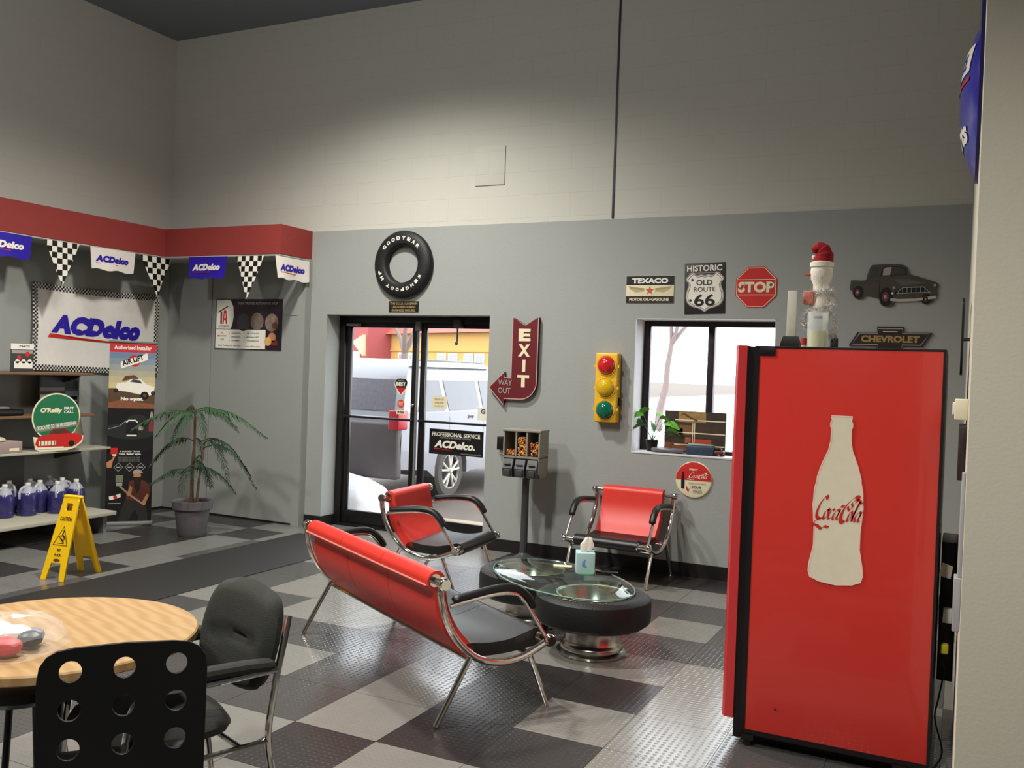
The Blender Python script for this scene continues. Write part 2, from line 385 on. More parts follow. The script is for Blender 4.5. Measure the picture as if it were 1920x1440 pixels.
# ------------------------------------------------------------------ door
Yd = 7.60
d = thing('door_1', None, None, (0, 0, 0)); struct(d, 'black framed double glass entrance door')
mb = MB(); bx = lambda a, b, c, e, y0=Yd-.05, y1=Yd+.06: mb.box((a, y0, c), (b, y1, e), .003)
bx(DX0-.0, -5.56, 0, DZ); bx(DX1-.03, DX1, 0, DZ); bx(-5.56, DX1-.03, 2.035, DZ); bx(-5.56, DX1, 0, .03)
mb.build('door_frame', black_metal, d)
def leaf(a, b, hside):
    L = thing('door_leaf', None, None); L.parent = d
    global mb
    mb = MB(); y0, y1 = Yd-.025, Yd+.02
    for q in ((a, a+.055, .03, 2.035), (b-.055, b, .03, 2.035), (a+.055, b-.055, 1.99, 2.035), (a+.055, b-.055, .03, .16)): mb.box((q[0], y0, q[2]), (q[1], y1, q[3]), .003)
    fr = mb.build('leaf_frame', black_metal, L)
    mb = MB(); mb.box((a+.05, Yd-.004, .155), (b-.05, Yd+.004, 1.995)); mb.build('glass_pane', glass, L)
    mb = MB(); z = 1.10
    mb.tube([(a+.03, Yd-.07, z), (b-.03, Yd-.07, z)], .012, 10); mb.tube([(a+.03, Yd-.02, z), (a+.03, Yd-.075, z)], .012); mb.tube([(b-.03, Yd-.02, z), (b-.03, Yd-.075, z)], .012)
    mb.build('push_bar', black_metal, L)
    return L
l1 = leaf(-5.56, -4.725, 1); l2 = leaf(-4.685, DX1-.03, -1)
mb = MB(); mb.tube([(-4.706, Yd-.045, .05), (-4.706, Yd-.045, 2.04)], .011, 10); mb.box((-4.73, Yd-.07, 1.96), (-4.68, Yd-.02, 2.05), .004); mb.build('center_rod', grey_metal, d)
mb = MB(); mb.box((-4.30, Yd-.09, 2.0), (-4.22, Yd-.02, 2.07), .004); mb.tube([(-4.255, Yd-.08, 2.03), (-4.255, Yd-.08, 1.86)], .009); mb.ball((-4.262, Yd-.08, 1.85), .018); mb.build('door_closer', dk_metal, d)
mb = MB(); mb.box((-5.53, Yd-.08, 2.0), (-5.38, Yd-.03, 2.025), .004); mb.tube([(-5.375, Yd-.06, 2.03), (-5.375, Yd-.06, 1.99)], .008); mb.build('door_closer', grey_metal, d)
mb = MB(); mb.lathe([(.016, 0), (.016, -.012), (.01, -.016)], (-4.752, Yd-.026, 1.243), 'y', 16); mb.build('lock_cylinder', chrome, d)
def sign(name, label, cat, x, z, y=YB, rz=0, group=None): return thing(name, label, cat, (x, y, z), rz, group)
ys = Yd-.006
# stickers and notices on the door glass
t = sign('door_sign', 'black professional service placard low on the right door glass', 'sign', -4.27, .912, ys)
MB().box((-.292, -.006, -.12), (.292, 0, .12)).build('panel', black_print, t)
a = Art(.006); a.text('PROFESSIONAL SERVICE', -.262, .052, .52, .04, white_print, bold=.03); a.text('PARTNERS WHO PROTECT YOUR RIDE', -.17, .034, .33, .012, grey_print)
a.text('ACDelco.', -.235, -.055, .44, .072, white_print, shear=.3, bold=.05, dy=-.01); a.poly([(-.24, -.072), (.20, -.083), (.0, -.078), (-.236, -.060)], red_print, 2); a.text('WWW.PROSERVICE.COM', .06, -.107, .21, .01, grey_print)
a.build('lettering', t)
t = sign('window_sticker', 'round black and red winner sticker on the left door glass', 'sticker', -4.905, 1.42, ys, group='stickers on the left door glass')
blob = c2([(-.075, .02), (-.05, .07), (0, .08), (.06, .07), (.075, .02), (.04, -.05), (0, -.085), (-.04, -.05)], 5, True)
MB().prism(blob, -.003, 0).build('panel', white_print, t)
a = Art(.003); a.poly([(x*.93, .012+z*.82) for x, z in blob if z > -.055], black_print); a.poly([(-.055, -.012), (.06, -.012), (.0, -.078)], red_print, 2); a.text('READERS', -.035, .052, .07, .012, grey_print); a.text('BEST', -.055, .004, .11, .038, white_print, 3, bold=.05); a.build('lettering', t)
t = sign('window_sticker', 'small red octagonal stop sticker on the left door glass', 'sticker', -4.9, 1.252, ys, group='stickers on the left door glass')
MB().prism(circ(0, 0, .042, 8, pi/8, pi/8+2*pi), -.003, 0).build('panel', mat('orange_red_print', (206, 62, 40), .5), t)
a = Art(.003); a.text('STOP', -.027, .0, .054, .02, white_print); a.text('PLEASE', -.022, -.018, .044, .01, cream_print); a.build('lettering', t)
t = sign('window_sticker', 'push lettering sticker under the stop sticker on the door glass', 'sticker', -4.9, 1.168, ys, group='stickers on the left door glass')
MB().prism(rrect(-.05, -.02, .05, .02, .005), -.002, 0).build('panel', cream_print, t); a = Art(.002); a.text('PUSH', -.036, -.012, .072, .024, black_print, bold=.04); a.build('lettering', t)
t = sign('paper_notice', 'cream paper notice taped on the right door glass', 'notice', -4.47, 1.285, ys)
MB().box((-.085, -.002, -.06), (.085, 0, .06)).build('sheet', cream_print, t)
a = Art(.002); a.text('PLEASE USE', -.05, .02, .1, .018, grey_print); a.text('OTHER DOOR', -.05, -.012, .1, .018, gold_print); a.text('THANK YOU', -.05, -.042, .1, .014, grey_print); a.build('lettering', t)
t = sign('paper_notice', 'small white notice with a letter G at the right edge of the door', 'notice', -3.985, 1.2, ys)
MB().box((-.065, -.002, -.06), (.04, 0, .06)).build('sheet', white_print, t); a = Art(.002); a.text('G', -.03, 0, .045, .045, dkgrey_print, bold=.03); a.build('lettering', t)
# ------------------------------------------------------------------ window
Yw = 7.58
wd = thing('window_1', None, None); struct(wd, 'dark framed window right of the door')
mb = MB()
for q in ((WX0, WX0+.055, WZ0, WZ1), (WX1-.045, WX1, WZ0, WZ1), (WX0+.055, WX1-.045, WZ1-.05, WZ1), (WX0+.055, WX1-.045, WZ0, WZ0+.035), (-1.895, -1.84, WZ0+.035, WZ1-.05)): mb.box((q[0], Yw-.03, q[2]), (q[1], Yw+.04, q[3]), .003)
mb.build('window_frame', mat('dark_bronze_frame', (38, 28, 32), .4), wd)
mb = MB(); mb.box((WX0+.05, Yw, WZ0+.03), (-1.89, Yw+.006, WZ1-.045)); mb.box((-1.845, Yw, WZ0+.03), (WX1-.04, Yw+.006, WZ1-.045)); mb.build('glass_pane', glass, wd)
mb = MB(); mb.box((WX0-.0, YB-.005, WZ0-.012), (WX1, Yw-.03, WZ0+.004), .003); mb.build('window_sill', mat('white_sill', (205, 205, 205), .5), wd)
mb = MB(); mb.box((WX0, YB-.001, WZ0), (WX0+.006, Yw-.03, WZ1)); mb.box((WX1-.006, YB-.001, WZ0), (WX1, Yw-.03, WZ1)); mb.box((WX0, YB-.001, WZ1-.006), (WX1, Yw-.03, WZ1)); mb.build('window_jamb', mat('white_jamb_paint', (214, 214, 218), .6), wd)
# ------------------------------------------------------------------ wall signs (local x,z plane, front towards -y)
# tyre on the wall
t = sign('mounted_tyre', 'big black tyre with white raised letters mounted above the door', 'tyre', -4.745, 2.572)
mb = MB(); prof = [(.172, -.0), (.172, -.05), (.182, -.068), (.20, -.074), (.235, -.078), (.28, -.07), (.305, -.056), (.316, -.04), (.316, -.02), (.31, 0), (.20, 0)]
mb.lathe(prof, (0, 0, 0), 'y', 64, closed=True)
mb.build('tyre_carcass', tyre_m, t, 50)
def polar(rc, top=True):
    def f(u, v, d):
        if top: a = pi/2-u/rc; r = rc+v
        else: a = pi/2-u/rc; r = rc+v
        return (r*cos(a), -.0765-d, r*sin(a))
    return f
for nm, s_, u0, wid in (('GOODYEAR', 'GOODYEAR', -.22, .44),):
    a = Art(.002, polar(.225)); n = len(s_)
    for i, ch in enumerate(s_): a.text(ch, u0+wid*i/n+.006, 0, wid/n-.018, .034, white_print, 1, bold=.05)
    a.build('lettering', t)
a = Art(.002, polar(.225)); s_ = 'WINGFOOT'; u0, wid = .225*pi-.26, .42
for i, ch in enumerate(s_): a.text(ch, u0+wid*i/8+.006, 0, wid/8-.02, .032, white_print, 1, bold=.05)
for i, ch in enumerate('HP'): a.text(ch, u0+wid+.045+i*.055, 0, .035, .032, white_print, 1, bold=.05)
a.build('lettering', t)
# notice above door
t = sign('door_notice', 'small black notice with gold capitals between the tyre and the door', 'sign', -4.742, 2.177)
MB().box((-.165, -.004, -.052), (.165, 0, .052)).build('panel', black_print, t)
a = Art(.004)
for k, (s_, w_) in enumerate((('THIS DOOR TO REMAIN', .30), ('UNLOCKED DURING', .26), ('BUSINESS HOURS.', .26))): a.text(s_, -w_/2, .018-.031*k, w_, .022, gold_print, bold=.03)
a.build('lettering', t)
# EXIT arrow
t = sign('arrow_sign', 'maroon bent arrow sign reading EXIT and WAY OUT pointing at the door', 'sign', -3.55, 1.72)
def exit_outline(s=0):
    p = [(-.222, -.257), (-.105, -.145-.0), (-.095, -.175), (-.045, -.175), (-.045, .357), (.105-.015, .30), (.232, .36)]
    return p
out = [(-.235, -.262), (-.092, -.122), (-.088, -.17), (-.022, -.175), (-.022, .36), (.10, .295), (.225, .365), (.225, -.20)] + circ(.07, -.20, .155, 10, 0, -pi/2)[1:] + [(-.082, -.355), (-.09, -.41)]
MB().prism(out, -.042, 0).build('edge_band', mat('black_rim', (40, 26, 28), .4), t)
cx = sum(p[0] for p in out)/len(out); cz = sum(p[1] for p in out)/len(out)
a = Art(.043); a.poly(out, dkred_print, 0); a.ring(out, .008, mat('pink_edge', (186, 150, 146), .5), 1); a.build('face', t)
a = Art(.044)
for k, ch in enumerate('EXIT'): a.text(ch, .04 if ch != 'I' else .085, .155-.135*k, .115 if ch != 'I' else .03, .108, cream_print, bold=.05)
a.text('WAY', -.145, -.24, .135, .05, grey_print, bold=.01); a.text('OUT', -.145, -.31, .125, .05, grey_print, bold=.01); a.build('lettering', t)
# traffic light
t = sign('traffic_light', 'yellow wall mounted traffic light with red, yellow and green lenses', 'traffic light', -2.665, 1.50)
tr_y = mat('yellow_painted_plastic', (226, 178, 44), .35)
mb = MB(); mb.box((-.098, -.095, -.29), (.098, 0, .29), .012)
for k in (-1, 0, 1):
    mb.box((-.11, -.09, k*.18-.012), (-.096, -.06, k*.18+.012)); mb.box((.096, -.09, k*.18-.012), (.11, -.06, k*.18+.012))
    mb.lathe([(.088, -.09), (.088, -.102), (.078, -.102), (.078, -.09)], (0, 0, k*.187), 'y', 32)
mb.build('housing', tr_y, t); 
MB().box((.098, -.05, -.15), (.112, -.02, -.08), .003).build('switch', black_pl, t)
for k, (nm, c) in zip((1, 0, -1), (('red', (196, 30, 34)), ('amber', (206, 168, 22)), ('green', (0, 98, 70)))):
    l_ = MB().lathe([(.076, -.09), (.074, -.11), (.062, -.13), (.04, -.143), (.001, -.148)], (0, 0, k*.187), 'y', 32).build('lens', mat(nm+'_lens', c, .12, coat=.6), t); l_['label'] = nm+' lens'
# motor oil sign
t = sign('tin_sign', 'black and cream oil company tin sign with winged star', 'sign', -2.343, 2.325)
MB().box((-.205, -.006, -.112), (.205, 0, .112), .002).build('panel', cream_print, t)
a = Art(.006); a.rect(-.204, .037, .204, .111, black_print); a.rect(-.204, -.111, .204, -.056, black_print); a.poly(circ(0, -.008, .046, 24), cream_print, 2); a.poly(stars(0, -.01, .04), mat('orange_print', (190, 84, 50), .5), 3)
for s_ in (-1, 1):
    a.poly([(s_*.045, -.015), (s_*.045, .01), (s_*.12, .018), (s_*.19, .03), (s_*.17, .0), (s_*.12, -.025)], mat('khaki_print', (176, 164, 122), .5), 1)
    for q in range(3): a.ring([(s_*.05, -.005+q*.006), (s_*.17, .012+q*.006)], .002, gold_print, 2, False)
a.build('artwork', t)
a = Art(.006); a.text('TEXACO', -.155, .05, .31, .045, white_print, bold=.05); a.text('MOTOR OIL+GASOLINE', -.175, -.095, .34, .026, cream_print, bold=.03); a.build('lettering', t)
# route sign
t = sign('route_sign', 'black and white historic Old Route 66 shield sign', 'sign', -1.885, 2.332, rz=R(0))
t.rotation_euler = (0, R(-1.5), 0)
MB().box((-.165, -.006, -.205), (.165, 0, .205), .002).build('panel', mat('worn_black_print', (36, 30, 30), .5, 0, .3, 40), t)
half = [(0, .098), (.03, .106), (.06, .098), (.085, .118), (.10, .122), (.148, .075), (.13, .045), (.125, .02), (.145, -.04), (.142, -.095), (.115, -.13), (.07, -.148), (.03, -.16), (0, -.182)]
sh = c2(half+[(-x, z) for x, z in half[::-1]][1:-1], 2, True)
a = Art(.006); a.poly([(x*1.06, (z+.03)*1.06-.03) for x, z in sh], grey_print); a.poly(sh, white_print, 2); a.ring([(x*.94, (z+.03)*.94-.03) for x, z in sh], .004, dkgrey_print, 3); a.rect(-.13, .122, .13, .126, grey_print, 2)
for x, z in ((-.1, .07), (-.115, -.095)): a.poly(circ(x, z, .011, 10), dkgrey_print, 4)
a.build('artwork', t)
a = Art(.008); a.text('HISTORIC', -.145, .137, .285, .05, white_print, bold=.03); a.text('OLD', -.068, .025, .13, .045, dkgrey_print, bold=.02); a.text('ROUTE', -.088, -.026, .175, .036, dkgrey_print, bold=.0); a.text('66', -.085, -.142, .17, .095, black_print, bold=.02); a.build('lettering', t)
# STOP
t = sign('stop_sign', 'small red octagonal stop sign on the wall above the window', 'sign', -1.478, 2.338)
oc = circ(0, 0, .172, 8, pi/8, pi/8+2*pi)
MB().prism(oc, -.006, 0).build('panel', red_print, t)
a = Art(.006); a.ring([(x*.95, z*.95) for x, z in oc], .005, cream_print); a.ring([(-.145, .06), (.145, .06)], .005, cream_print, 1, False); a.ring([(-.145, -.06), (.145, -.06)], .005, cream_print, 1, False)
a.poly(circ(-.11, .0, .012, 10), brown_print, 3); a.poly(circ(.115, .018, .012, 10), brown_print, 3); a.build('artwork', t)
a = Art(.006); a.text('STOP', -.14, -.042, .28, .085, cream_print, bold=.05); a.build('lettering', t)
# pickup cutout sign
t = sign('truck_sign', 'dark metal cutout sign of an old pickup truck', 'sign', -.475, 2.315)
body = [(-.302, .05), (-.29, .07), (-.20, .068), (-.185, .115), (-.165, .168), (-.14, .182), (-.03, .185), (.05, .180), (.085, .16), (.10, .115), (.17, .09), (.24, .065), (.29, .045), (.297, .02), (.29, -.005), (.295, -.03), (.285, -.055), (.27, -.06), (.27, -.085), (.24, -.105), (.20, -.105), (.17, -.085), (.02, -.09), (.005, -.115), (-.03, -.128), (-.075, -.12), (-.095, -.095), (-.10, -.07), (-.16, -.05), (-.195, -.05), (-.215, -.068), (-.25, -.068), (-.28, -.045), (-.29, -.01), (-.305, .0)]
ink = mat('dark_olive_enamel', (70, 65, 57), .4, 0, .15, 20)
MB().prism(c2(body, 3, True), -.012, 0).build('plate', ink, t)
a = Art(.012)
a.poly([(-.095, .098), (-.088, .155), (-.06, .170), (.04, .168), (.075, .152), (.088, .105)], black_print); a.poly([(-.085, .102), (-.08, .152), (-.055, .165), (.036, .163), (.068, .148), (.08, .108)], dkgrey_print, 2); a.poly([(-.08, .103), (-.076, .15), (-.055, .163), (-.02, .164), (-.03, .104)], grey_print, 3)
a.poly([(-.02, .075), (.1, .075), (.22, .045), (.06, .03)], mat('olive_highlight', (92, 86, 76), .4), 1)
a.poly([(-.17, .09), (-.155, .15), (-.115, .165), (-.105, .10)], dkgrey_print)
for cx_, cz_, r_w, rr in ((-.245, -.022, .034, .045), (-.05, -.055, .042, .062), (.222, -.07, .03, .035)):
    a.poly(circ(cx_, cz_, r_w*1.1, 20, ry=rr*1.1), black_print, 2); a.poly(circ(cx_-.006, cz_, r_w*.55, 20, ry=rr*.6), mat('wheel_maroon', (92, 48, 44), .5), 3); a.poly(circ(cx_-.006, cz_, r_w*.22, 14, ry=rr*.25), grey_print, 4)
a.poly([(.0, -.035), (.02, -.01), (.05, .012), (.2, .018), (.235, -.0), (.25, -.025)], black_print, 2); a.ring([(.045-.01, -.03), (.03, -.018), (.06, .012), (.2, .016), (.24, -.02)], .006, grey_print, 3, False); a.ring([(.02, -.032), (.25, -.022)], .006, grey_print, 3, False)
for k in range(6): a.ring([(.06+k*.03, -.03), (.06+k*.03, .012)], .004, grey_print, 3, False)
a.ring([(-.02, -.075), (.03, -.082), (.15, -.078), (.285, -.058)], .02, mat('cream_grey_print', (170, 168, 158), .4), 3, False)
for x, z in ((.0, .012), (.275, .028)): a.poly(circ(x, z, .016, 16), dkgrey_print, 3); a.poly(circ(x, z, .01, 16), grey_print, 4)
a.poly(circ(-.008, -.03, .008, 10), white_print, 4); a.ring([(-.2, .065), (-.09, .06), (-.04, .035)], .003, dkgrey_print, 2, False); a.ring([(-.1, .06), (-.1, -.06)], .003, black_print, 2, False); a.ring([(-.29, .045), (-.2, .042)], .004, dkgrey_print, 2, False)
a.ring([(-.09, .1), (-.02, .07), (.1, .065), (.25, .045)], .003, dkgrey_print, 2, False); a.build('artwork', t)
# bowtie sign
t = sign('bowtie_sign', 'black bow tie shaped metal sign behind the vending machine top', 'sign', -.487, 1.955)
bt_ = [(-.285, -.06), (-.225, .042), (-.09, .042), (-.09, .085), (.09, .085), (.09, .042), (.285, .042), (.225, -.06), (.09, -.06), (.09, -.10), (-.09, -.10), (-.09, -.06)]
MB().prism(bt_, -.014, 0).build('plate', mat('brown_black_metal', (44, 32, 30), .45), t)
a = Art(.014); a.ring([(x*.93, z*.82+.0) for x, z in bt_], .007, grey_print); a.rect(-.05, .045, .05, .05, cream_print); a.build('artwork', t)
a = Art(.014); a.text('CHEVROLET', -.2, -.033, .4, .052, gold_print, bold=.05); a.build('lettering', t)
# ---- script lettering drawn with a broad nib
def coke(a, x, z, w_, h, m, lay=2, th=1.0):
    n1, n2 = .012*w_*th, .022*h*th
    def st(pts, k=1.0): a.nib([(x+(p+q*.18)*w_, z+q*h) for p, q in pts], n1*k*1.2, n2*k*1.2, m, lay, 7)
    st([(.15, .86), (.10, 1.0), (.05, .80), (.02, .45), (.05, .12), (.13, .0), (.20, .06)], 1.3)
    st([(.13, .0), (.02, -.22), (.14, -.30), (.26, -.42), (.3, -.30), (.40, -.34)], 1.1)
    for ox in (.20, ): st([(ox+.045, .45), (ox, .30), (ox+.01, .06), (ox+.05, .02), (ox+.085, .22), (ox+.045, .45), (ox+.10, .38)])
    st([(.385, .40), (.35, .46), (.305, .25), (.32, .03), (.385, .10)])
    st([(.49, .40), (.45, .47), (.405, .25), (.42, .03), (.46, .06), (.495, .25), (.51, .46), (.495, .10), (.53, .03)])
    st([(.50, .62), (.56, .60)], 1.3)
    st([(.78, .80), (.80, 1.0), (.72, 1.05), (.62, .75), (.57, .35), (.60, .02), (.68, -.06), (.76, .12)], 1.7)
    st([(.64, .62), (.70, .45), (.74, .62), (.70, .80), (.8, .95), (.9, .8), (.97, .9)], .9)
    st([(.765, .45), (.73, .28), (.74, .05), (.77, .02), (.805, .22), (.765, .45)])
    st([(.83, .03), (.84, .45), (.87, .88), (.845, .75), (.83, .20), (.85, .02)])
    st([(.965, .38), (.93, .45), (.885, .22), (.90, .02), (.935, .06), (.965, .22), (.98, .44), (.965, .08), (1.0, .02)])
# round drink sign
t = sign('round_sign', 'round red and white drink button sign below the window', 'sign', -1.912, .783)
MB().lathe([(.001, -.022), (.10, -.02), (.14, -.014), (.150, -.004), (.150, 0), (.001, 0)], (0, 0, 0), 'y', 48).build('disc', cream_print, t)
def dome(u, v, d): return (u, -.0225+.008*min(1, (u*u+v*v)/.0225)**1.5-d, v)
a = Art(.0015, dome); P_ = circ(0, 0, .146, 24, 0.0, pi)
for k in range(8):
    z0_, z1_ = .0+k*.018, min(.0+(k+1)*.018, .1459); q0, q1 = (.146**2-z0_**2)**.5, (max(0, .146**2-z1_**2))**.5
    for j in range(6): a.poly([(-q0+2*q0*j/6, z0_), (-q0+2*q0*(j+1)/6, z0_), (-q1+2*q1*(j+1)/6, z1_), (-q1+2*q1*j/6, z1_)], red_print)
bot2 = [(-.088, -.062), (-.09, .0), (-.085, .035), (-.082, .075), (-.07, .075), (-.067, .035), (-.062, 0), (-.064, -.062)]
a.poly([(x-.01, z-.01) for x, z in bot2], black_print, 3); a.build('artwork', t)
a = Art(.0015, dome); a.text('ENJOY', -.035, .075, .07, .018, white_print, 3, bold=.03); coke(a, -.045, .02, .15, .042, white_print, 3, 1.3)
a.text('WHILE YOU CHECK', -.045, -.03, .15, .012, grey_print, 3); a.text('YOUR', -.015, -.065, .08, .022, dkgrey_print, 3, shear=.2); a.text('TIRES', -.01, -.1, .08, .024, grey_print, 3, shear=.2); a.nib([(-.055, -.055), (-.04, -.085), (-.015, -.045)], .003, .008, red_print, 3); a.build('lettering', t)
# black switch left of dispenser
t = sign('wall_switch', 'small black switch box on the wall beside the candy dispenser', 'switch', -3.655, .965)
MB().box((-.025, -.06, -.055), (.025, 0, .06), .004).build('housing', black_pl, t); MB().box((-.02, -.012, -.10), (.015, 0, -.06), .003).build('plate', white_pl, t)
# partition wall things (facing -x)
def psign(name, label, cat, y, z): return thing(name, label, cat, (PX, y, z), -pi/2)
t = psign('dome_sign', 'blue domed round sign high on the partition wall edge', 'sign', 3.93, 2.78)
bl = mat('blue_enamel', (28, 18, 150), .25, coat=.5)
MB().lathe([(.001, -.012), (.38, -.012), (.38, 0), (.001, 0)], (0, 0, 0), 'y', 48).build('back_plate', mat('navy_rim', (24, 16, 92), .4), t)
def dm(u, v, d):
    r2 = min(1, (u*u+v*v)/.0784); return (u, -.012-.062*(1-r2)**.8-d, v-.085)
rings = []
MB().lathe([(.28*k/10, -.012-.062*(1-(k/10)**2)**.8) for k in range(10, 0, -1)]+[(.001, -.074)], (0, 0, -.085), 'y', 48).build('dome', bl, t)
a = Art(.002, dm)
def patch(u0, v0, u1, v1, m, n=8, lay=1):
    for i in range(n):
        for j in range(3): a.poly([(u0+(u1-u0)*i/n, v0+(v1-v0)*j/3), (u0+(u1-u0)*(i+1)/n, v0+(v1-v0)*j/3), (u0+(u1-u0)*(i+1)/n, v0+(v1-v0)*(j+1)/3), (u0+(u1-u0)*i/n, v0+(v1-v0)*(j+1)/3)], m, lay)
patch(-.2, .07, .2, .17, white_print); patch(-.21, .035, .21, .05, red_print); a.text('SERVICE', -.15, .09, .3, .06, blue_print, 2, bold=.05); a.text('parts', -.15, -.2, .3, .1, white_print, 2, bold=.04, shear=.2)
a.build('lettering', t)
t = psign('metal_wall_sign', 'thin black openwork metal sign edge on the partition wall', 'sign', 4.6, 1.83)
plate_mesh('plate', rrect(-.2, -.16, .2, .17, .03), [circ(x, z, .035, 12) for x in (-.11, 0, .11) for z in (-.09, .01, .1)], .008, black_metal, t).rotation_euler = (pi/2, 0, 0)
t.children[0].location = (0, -.03, 0)
MB().tube([(0, -.028, 0), (0, 0, 0)], .008).build('mount', dk_metal, t)
t = psign('thermostat', 'cream thermostat box on the partition wall edge', 'thermostat', 3.75, 1.535)
MB().box((-.05, -.045, -.038), (.05, 0, .038), .004).build('housing', mat('ivory_plastic', (214, 206, 180), .45), t); MB().box((-.035, -.052, -.02), (.035, -.044, .025), .003).build('cover', white_pl, t)
t = psign('metal_wall_sign', 'narrow maroon-black metal sign edge under the thermostat', 'sign', 4.1, 1.36)
MB().box((-.14, -.028, -.105), (.14, 0, .105), .003).build('plate', mat('brown_black_metal', (44, 32, 30), .45), t)
t = psign('wall_conduit', 'grey plastic cable cover running down the partition wall', 'cable cover', 3.45, .78)
MB().box((-.03, -.012, .2), (.03, 0, .55), .003).build('upper_cover', mat('lilac_grey_plastic', (150, 148, 152), .5), t); MB().box((-.04, -.024, .02), (.04, 0, .2), .004).build('cover', mat('lilac_grey_plastic', (150, 148, 152), .5), t)
# ------------------------------------------------------------------ left corner: posters and banner
t = sign('poster', 'dark garage poster with photo circles on the back panel', 'poster', -6.557, 1.987, 7.26)
MB().box((-.437, -.008, -.256), (.437, 0, .256)).build('panel', mat('plum_black_print', (34, 22, 30), .4), t)
a = Art(.008); q = [(-.43, .25)]+[(-.43+.27*cos(b), .02+.23*sin(b)) for b in [pi/2-.5-2.0*i/14 for i in range(15)]]+[(-.43, -.2)]
a.poly([(-.425, .25), (-.24, .25), (-.20, .18), (-.19, .08), (-.205, .0), (-.23, -.05), (-.425, -.05)], white_print)
a.rect(-.43, -.25, .235, -.055, white_print)
for cx_, cz_, c_ in ((-.06, .02, dkgrey_print), (.12, .03, mat('photo_brown', (112, 96, 84), .5, 0, .5, 30)), (.31, .02, mat('photo_tan', (126, 108, 96), .5, 0, .6, 25))): a.poly(circ(cx_, cz_, .085, 24, ry=.09), c_, 1)
a.poly(circ(.09, .05, .03, 12), mat('photo_tan', (126, 108, 96)), 2); a.poly(circ(.35, -.01, .035, 12), brown_print, 2)
a.poly(circ(.32, -.13, .05, 14), mat('photo_orange', (196, 130, 84), .5, 0, .3, 20), 2); a.poly(circ(.27, -.17, .045, 14), mat('photo_yellow', (214, 164, 96), .5, 0, .3, 20), 3); a.rect(.3, -.21, .39, -.16, mat('photo_red', (120, 44, 48)), 2)
a.poly([(-.40, .13), (-.27, .19), (-.27, .175), (-.40, .115)], brown_print, 2); a.rect(-.37, .0, -.345, .13, brown_print, 2); a.poly([(-.325, .14), (-.29, .14), (-.275, .0), (-.295, .0), (-.30, .04), (-.318, .04), (-.322, .0), (-.34, .0)], red_print, 2); a.poly([(-.313, .11), (-.30, .11), (-.298, .06), (-.316, .06)], white_print, 3)
a.build('artwork', t)
a = Art(.008); a.text('AUTO SERVICE', -.395, -.035, .15, .02, dkgrey_print, 2, bold=.03); a.text('YOUR TRUSTED AUTO REPAIR SHOP', -.14, .2, .52, .025, grey_print, 2)
a.text('ALL', -.36, -.095, .04, .014, dkgrey_print); a.text('MECHANIC', -.40, -.13, .12, .016, red_print); a.text('WORK', -.36, -.165, .05, .014, dkgrey_print)
for k in range(3):
    for x in (-.22, -.02): a.nib([(x-.025, -.09-.038*k), (x-.018, -.098-.038*k), (x-.008, -.08-.038*k)], .001, .002, dkgrey_print, 2, 2)
    a.text(('DIAGNOSTICS', 'BRAKES', 'ALIGNMENTS')[k], -.21, -.1-.038*k, .12, .014, dkgrey_print); a.text(('OIL CHANGE', 'EXHAUST', 'TRANSMISSION')[k], -.01, -.1-.038*k, .16, .014, dkgrey_print)
a.text('Call Today for Service', -.39, -.232, .3, .018, dkgrey_print); a.text('online', -.03, -.232, .2, .016, gold_print); a.build('lettering', t)
# vinyl banner on the left wall
t = sign('banner', 'large white vinyl banner with checkered border on the left wall', 'banner', -7.664, 1.86, 6.375, pi/2)
def ban(u, v, d): return (u, -(.012+.008*sin(u*5+v*3)+.006*sin(v*9-u*2))-d, v-.02*(1-(u/.74)**2)*(1 if v > 0 else .2)-.02*u*(v < 0))
BW, BH = .735, .41
mb = MB(); N1, N2 = 30, 16
g = [[mb.b.verts.new(ban(-BW+2*BW*i/N1, -BH+2*BH*j/N2, 0)) for j in range(N2+1)] for i in range(N1+1)]
for i in range(N1):
    for j in range(N2): mb.face([g[i][j], g[i+1][j], g[i+1][j+1], g[i][j+1]])
mb.build('sheet', mat('white_vinyl', (216, 212, 204), .45), t)
a = Art(.003, ban); cs = .0175
for i in range(84):
    for r in range(3):
        if (i+r) % 2 == 0:
            x = -BW+i*cs
            a.rect(x, BH-(r+1)*cs, x+cs, BH-r*cs, black_print); a.rect(x, -BH+r*cs, x+cs, -BH+(r+1)*cs, black_print)
for i in range(3, 44):
    for r in range(3):
        if (i+r) % 2 == 0:
            z = -BH+i*cs; a.rect(-BW+r*cs, z, -BW+(r+1)*cs, z+cs, black_print); a.rect(BW-(r+1)*cs, z, BW-r*cs, z+cs, black_print)
a.build('checker_border', t)
a = Art(.003, ban); a.text('ACDelco', -.545, -.055, 1.02, .20, blue_print, 1, shear=.22, bold=.085, sp=1.08, dy=-.02); a.poly([(-.575, -.10), (-.2, -.105), (.2, -.112), (.5, -.122), (.2, -.098), (-.2, -.082), (-.555, -.062)], red_print, 1)
a.build('lettering', t)
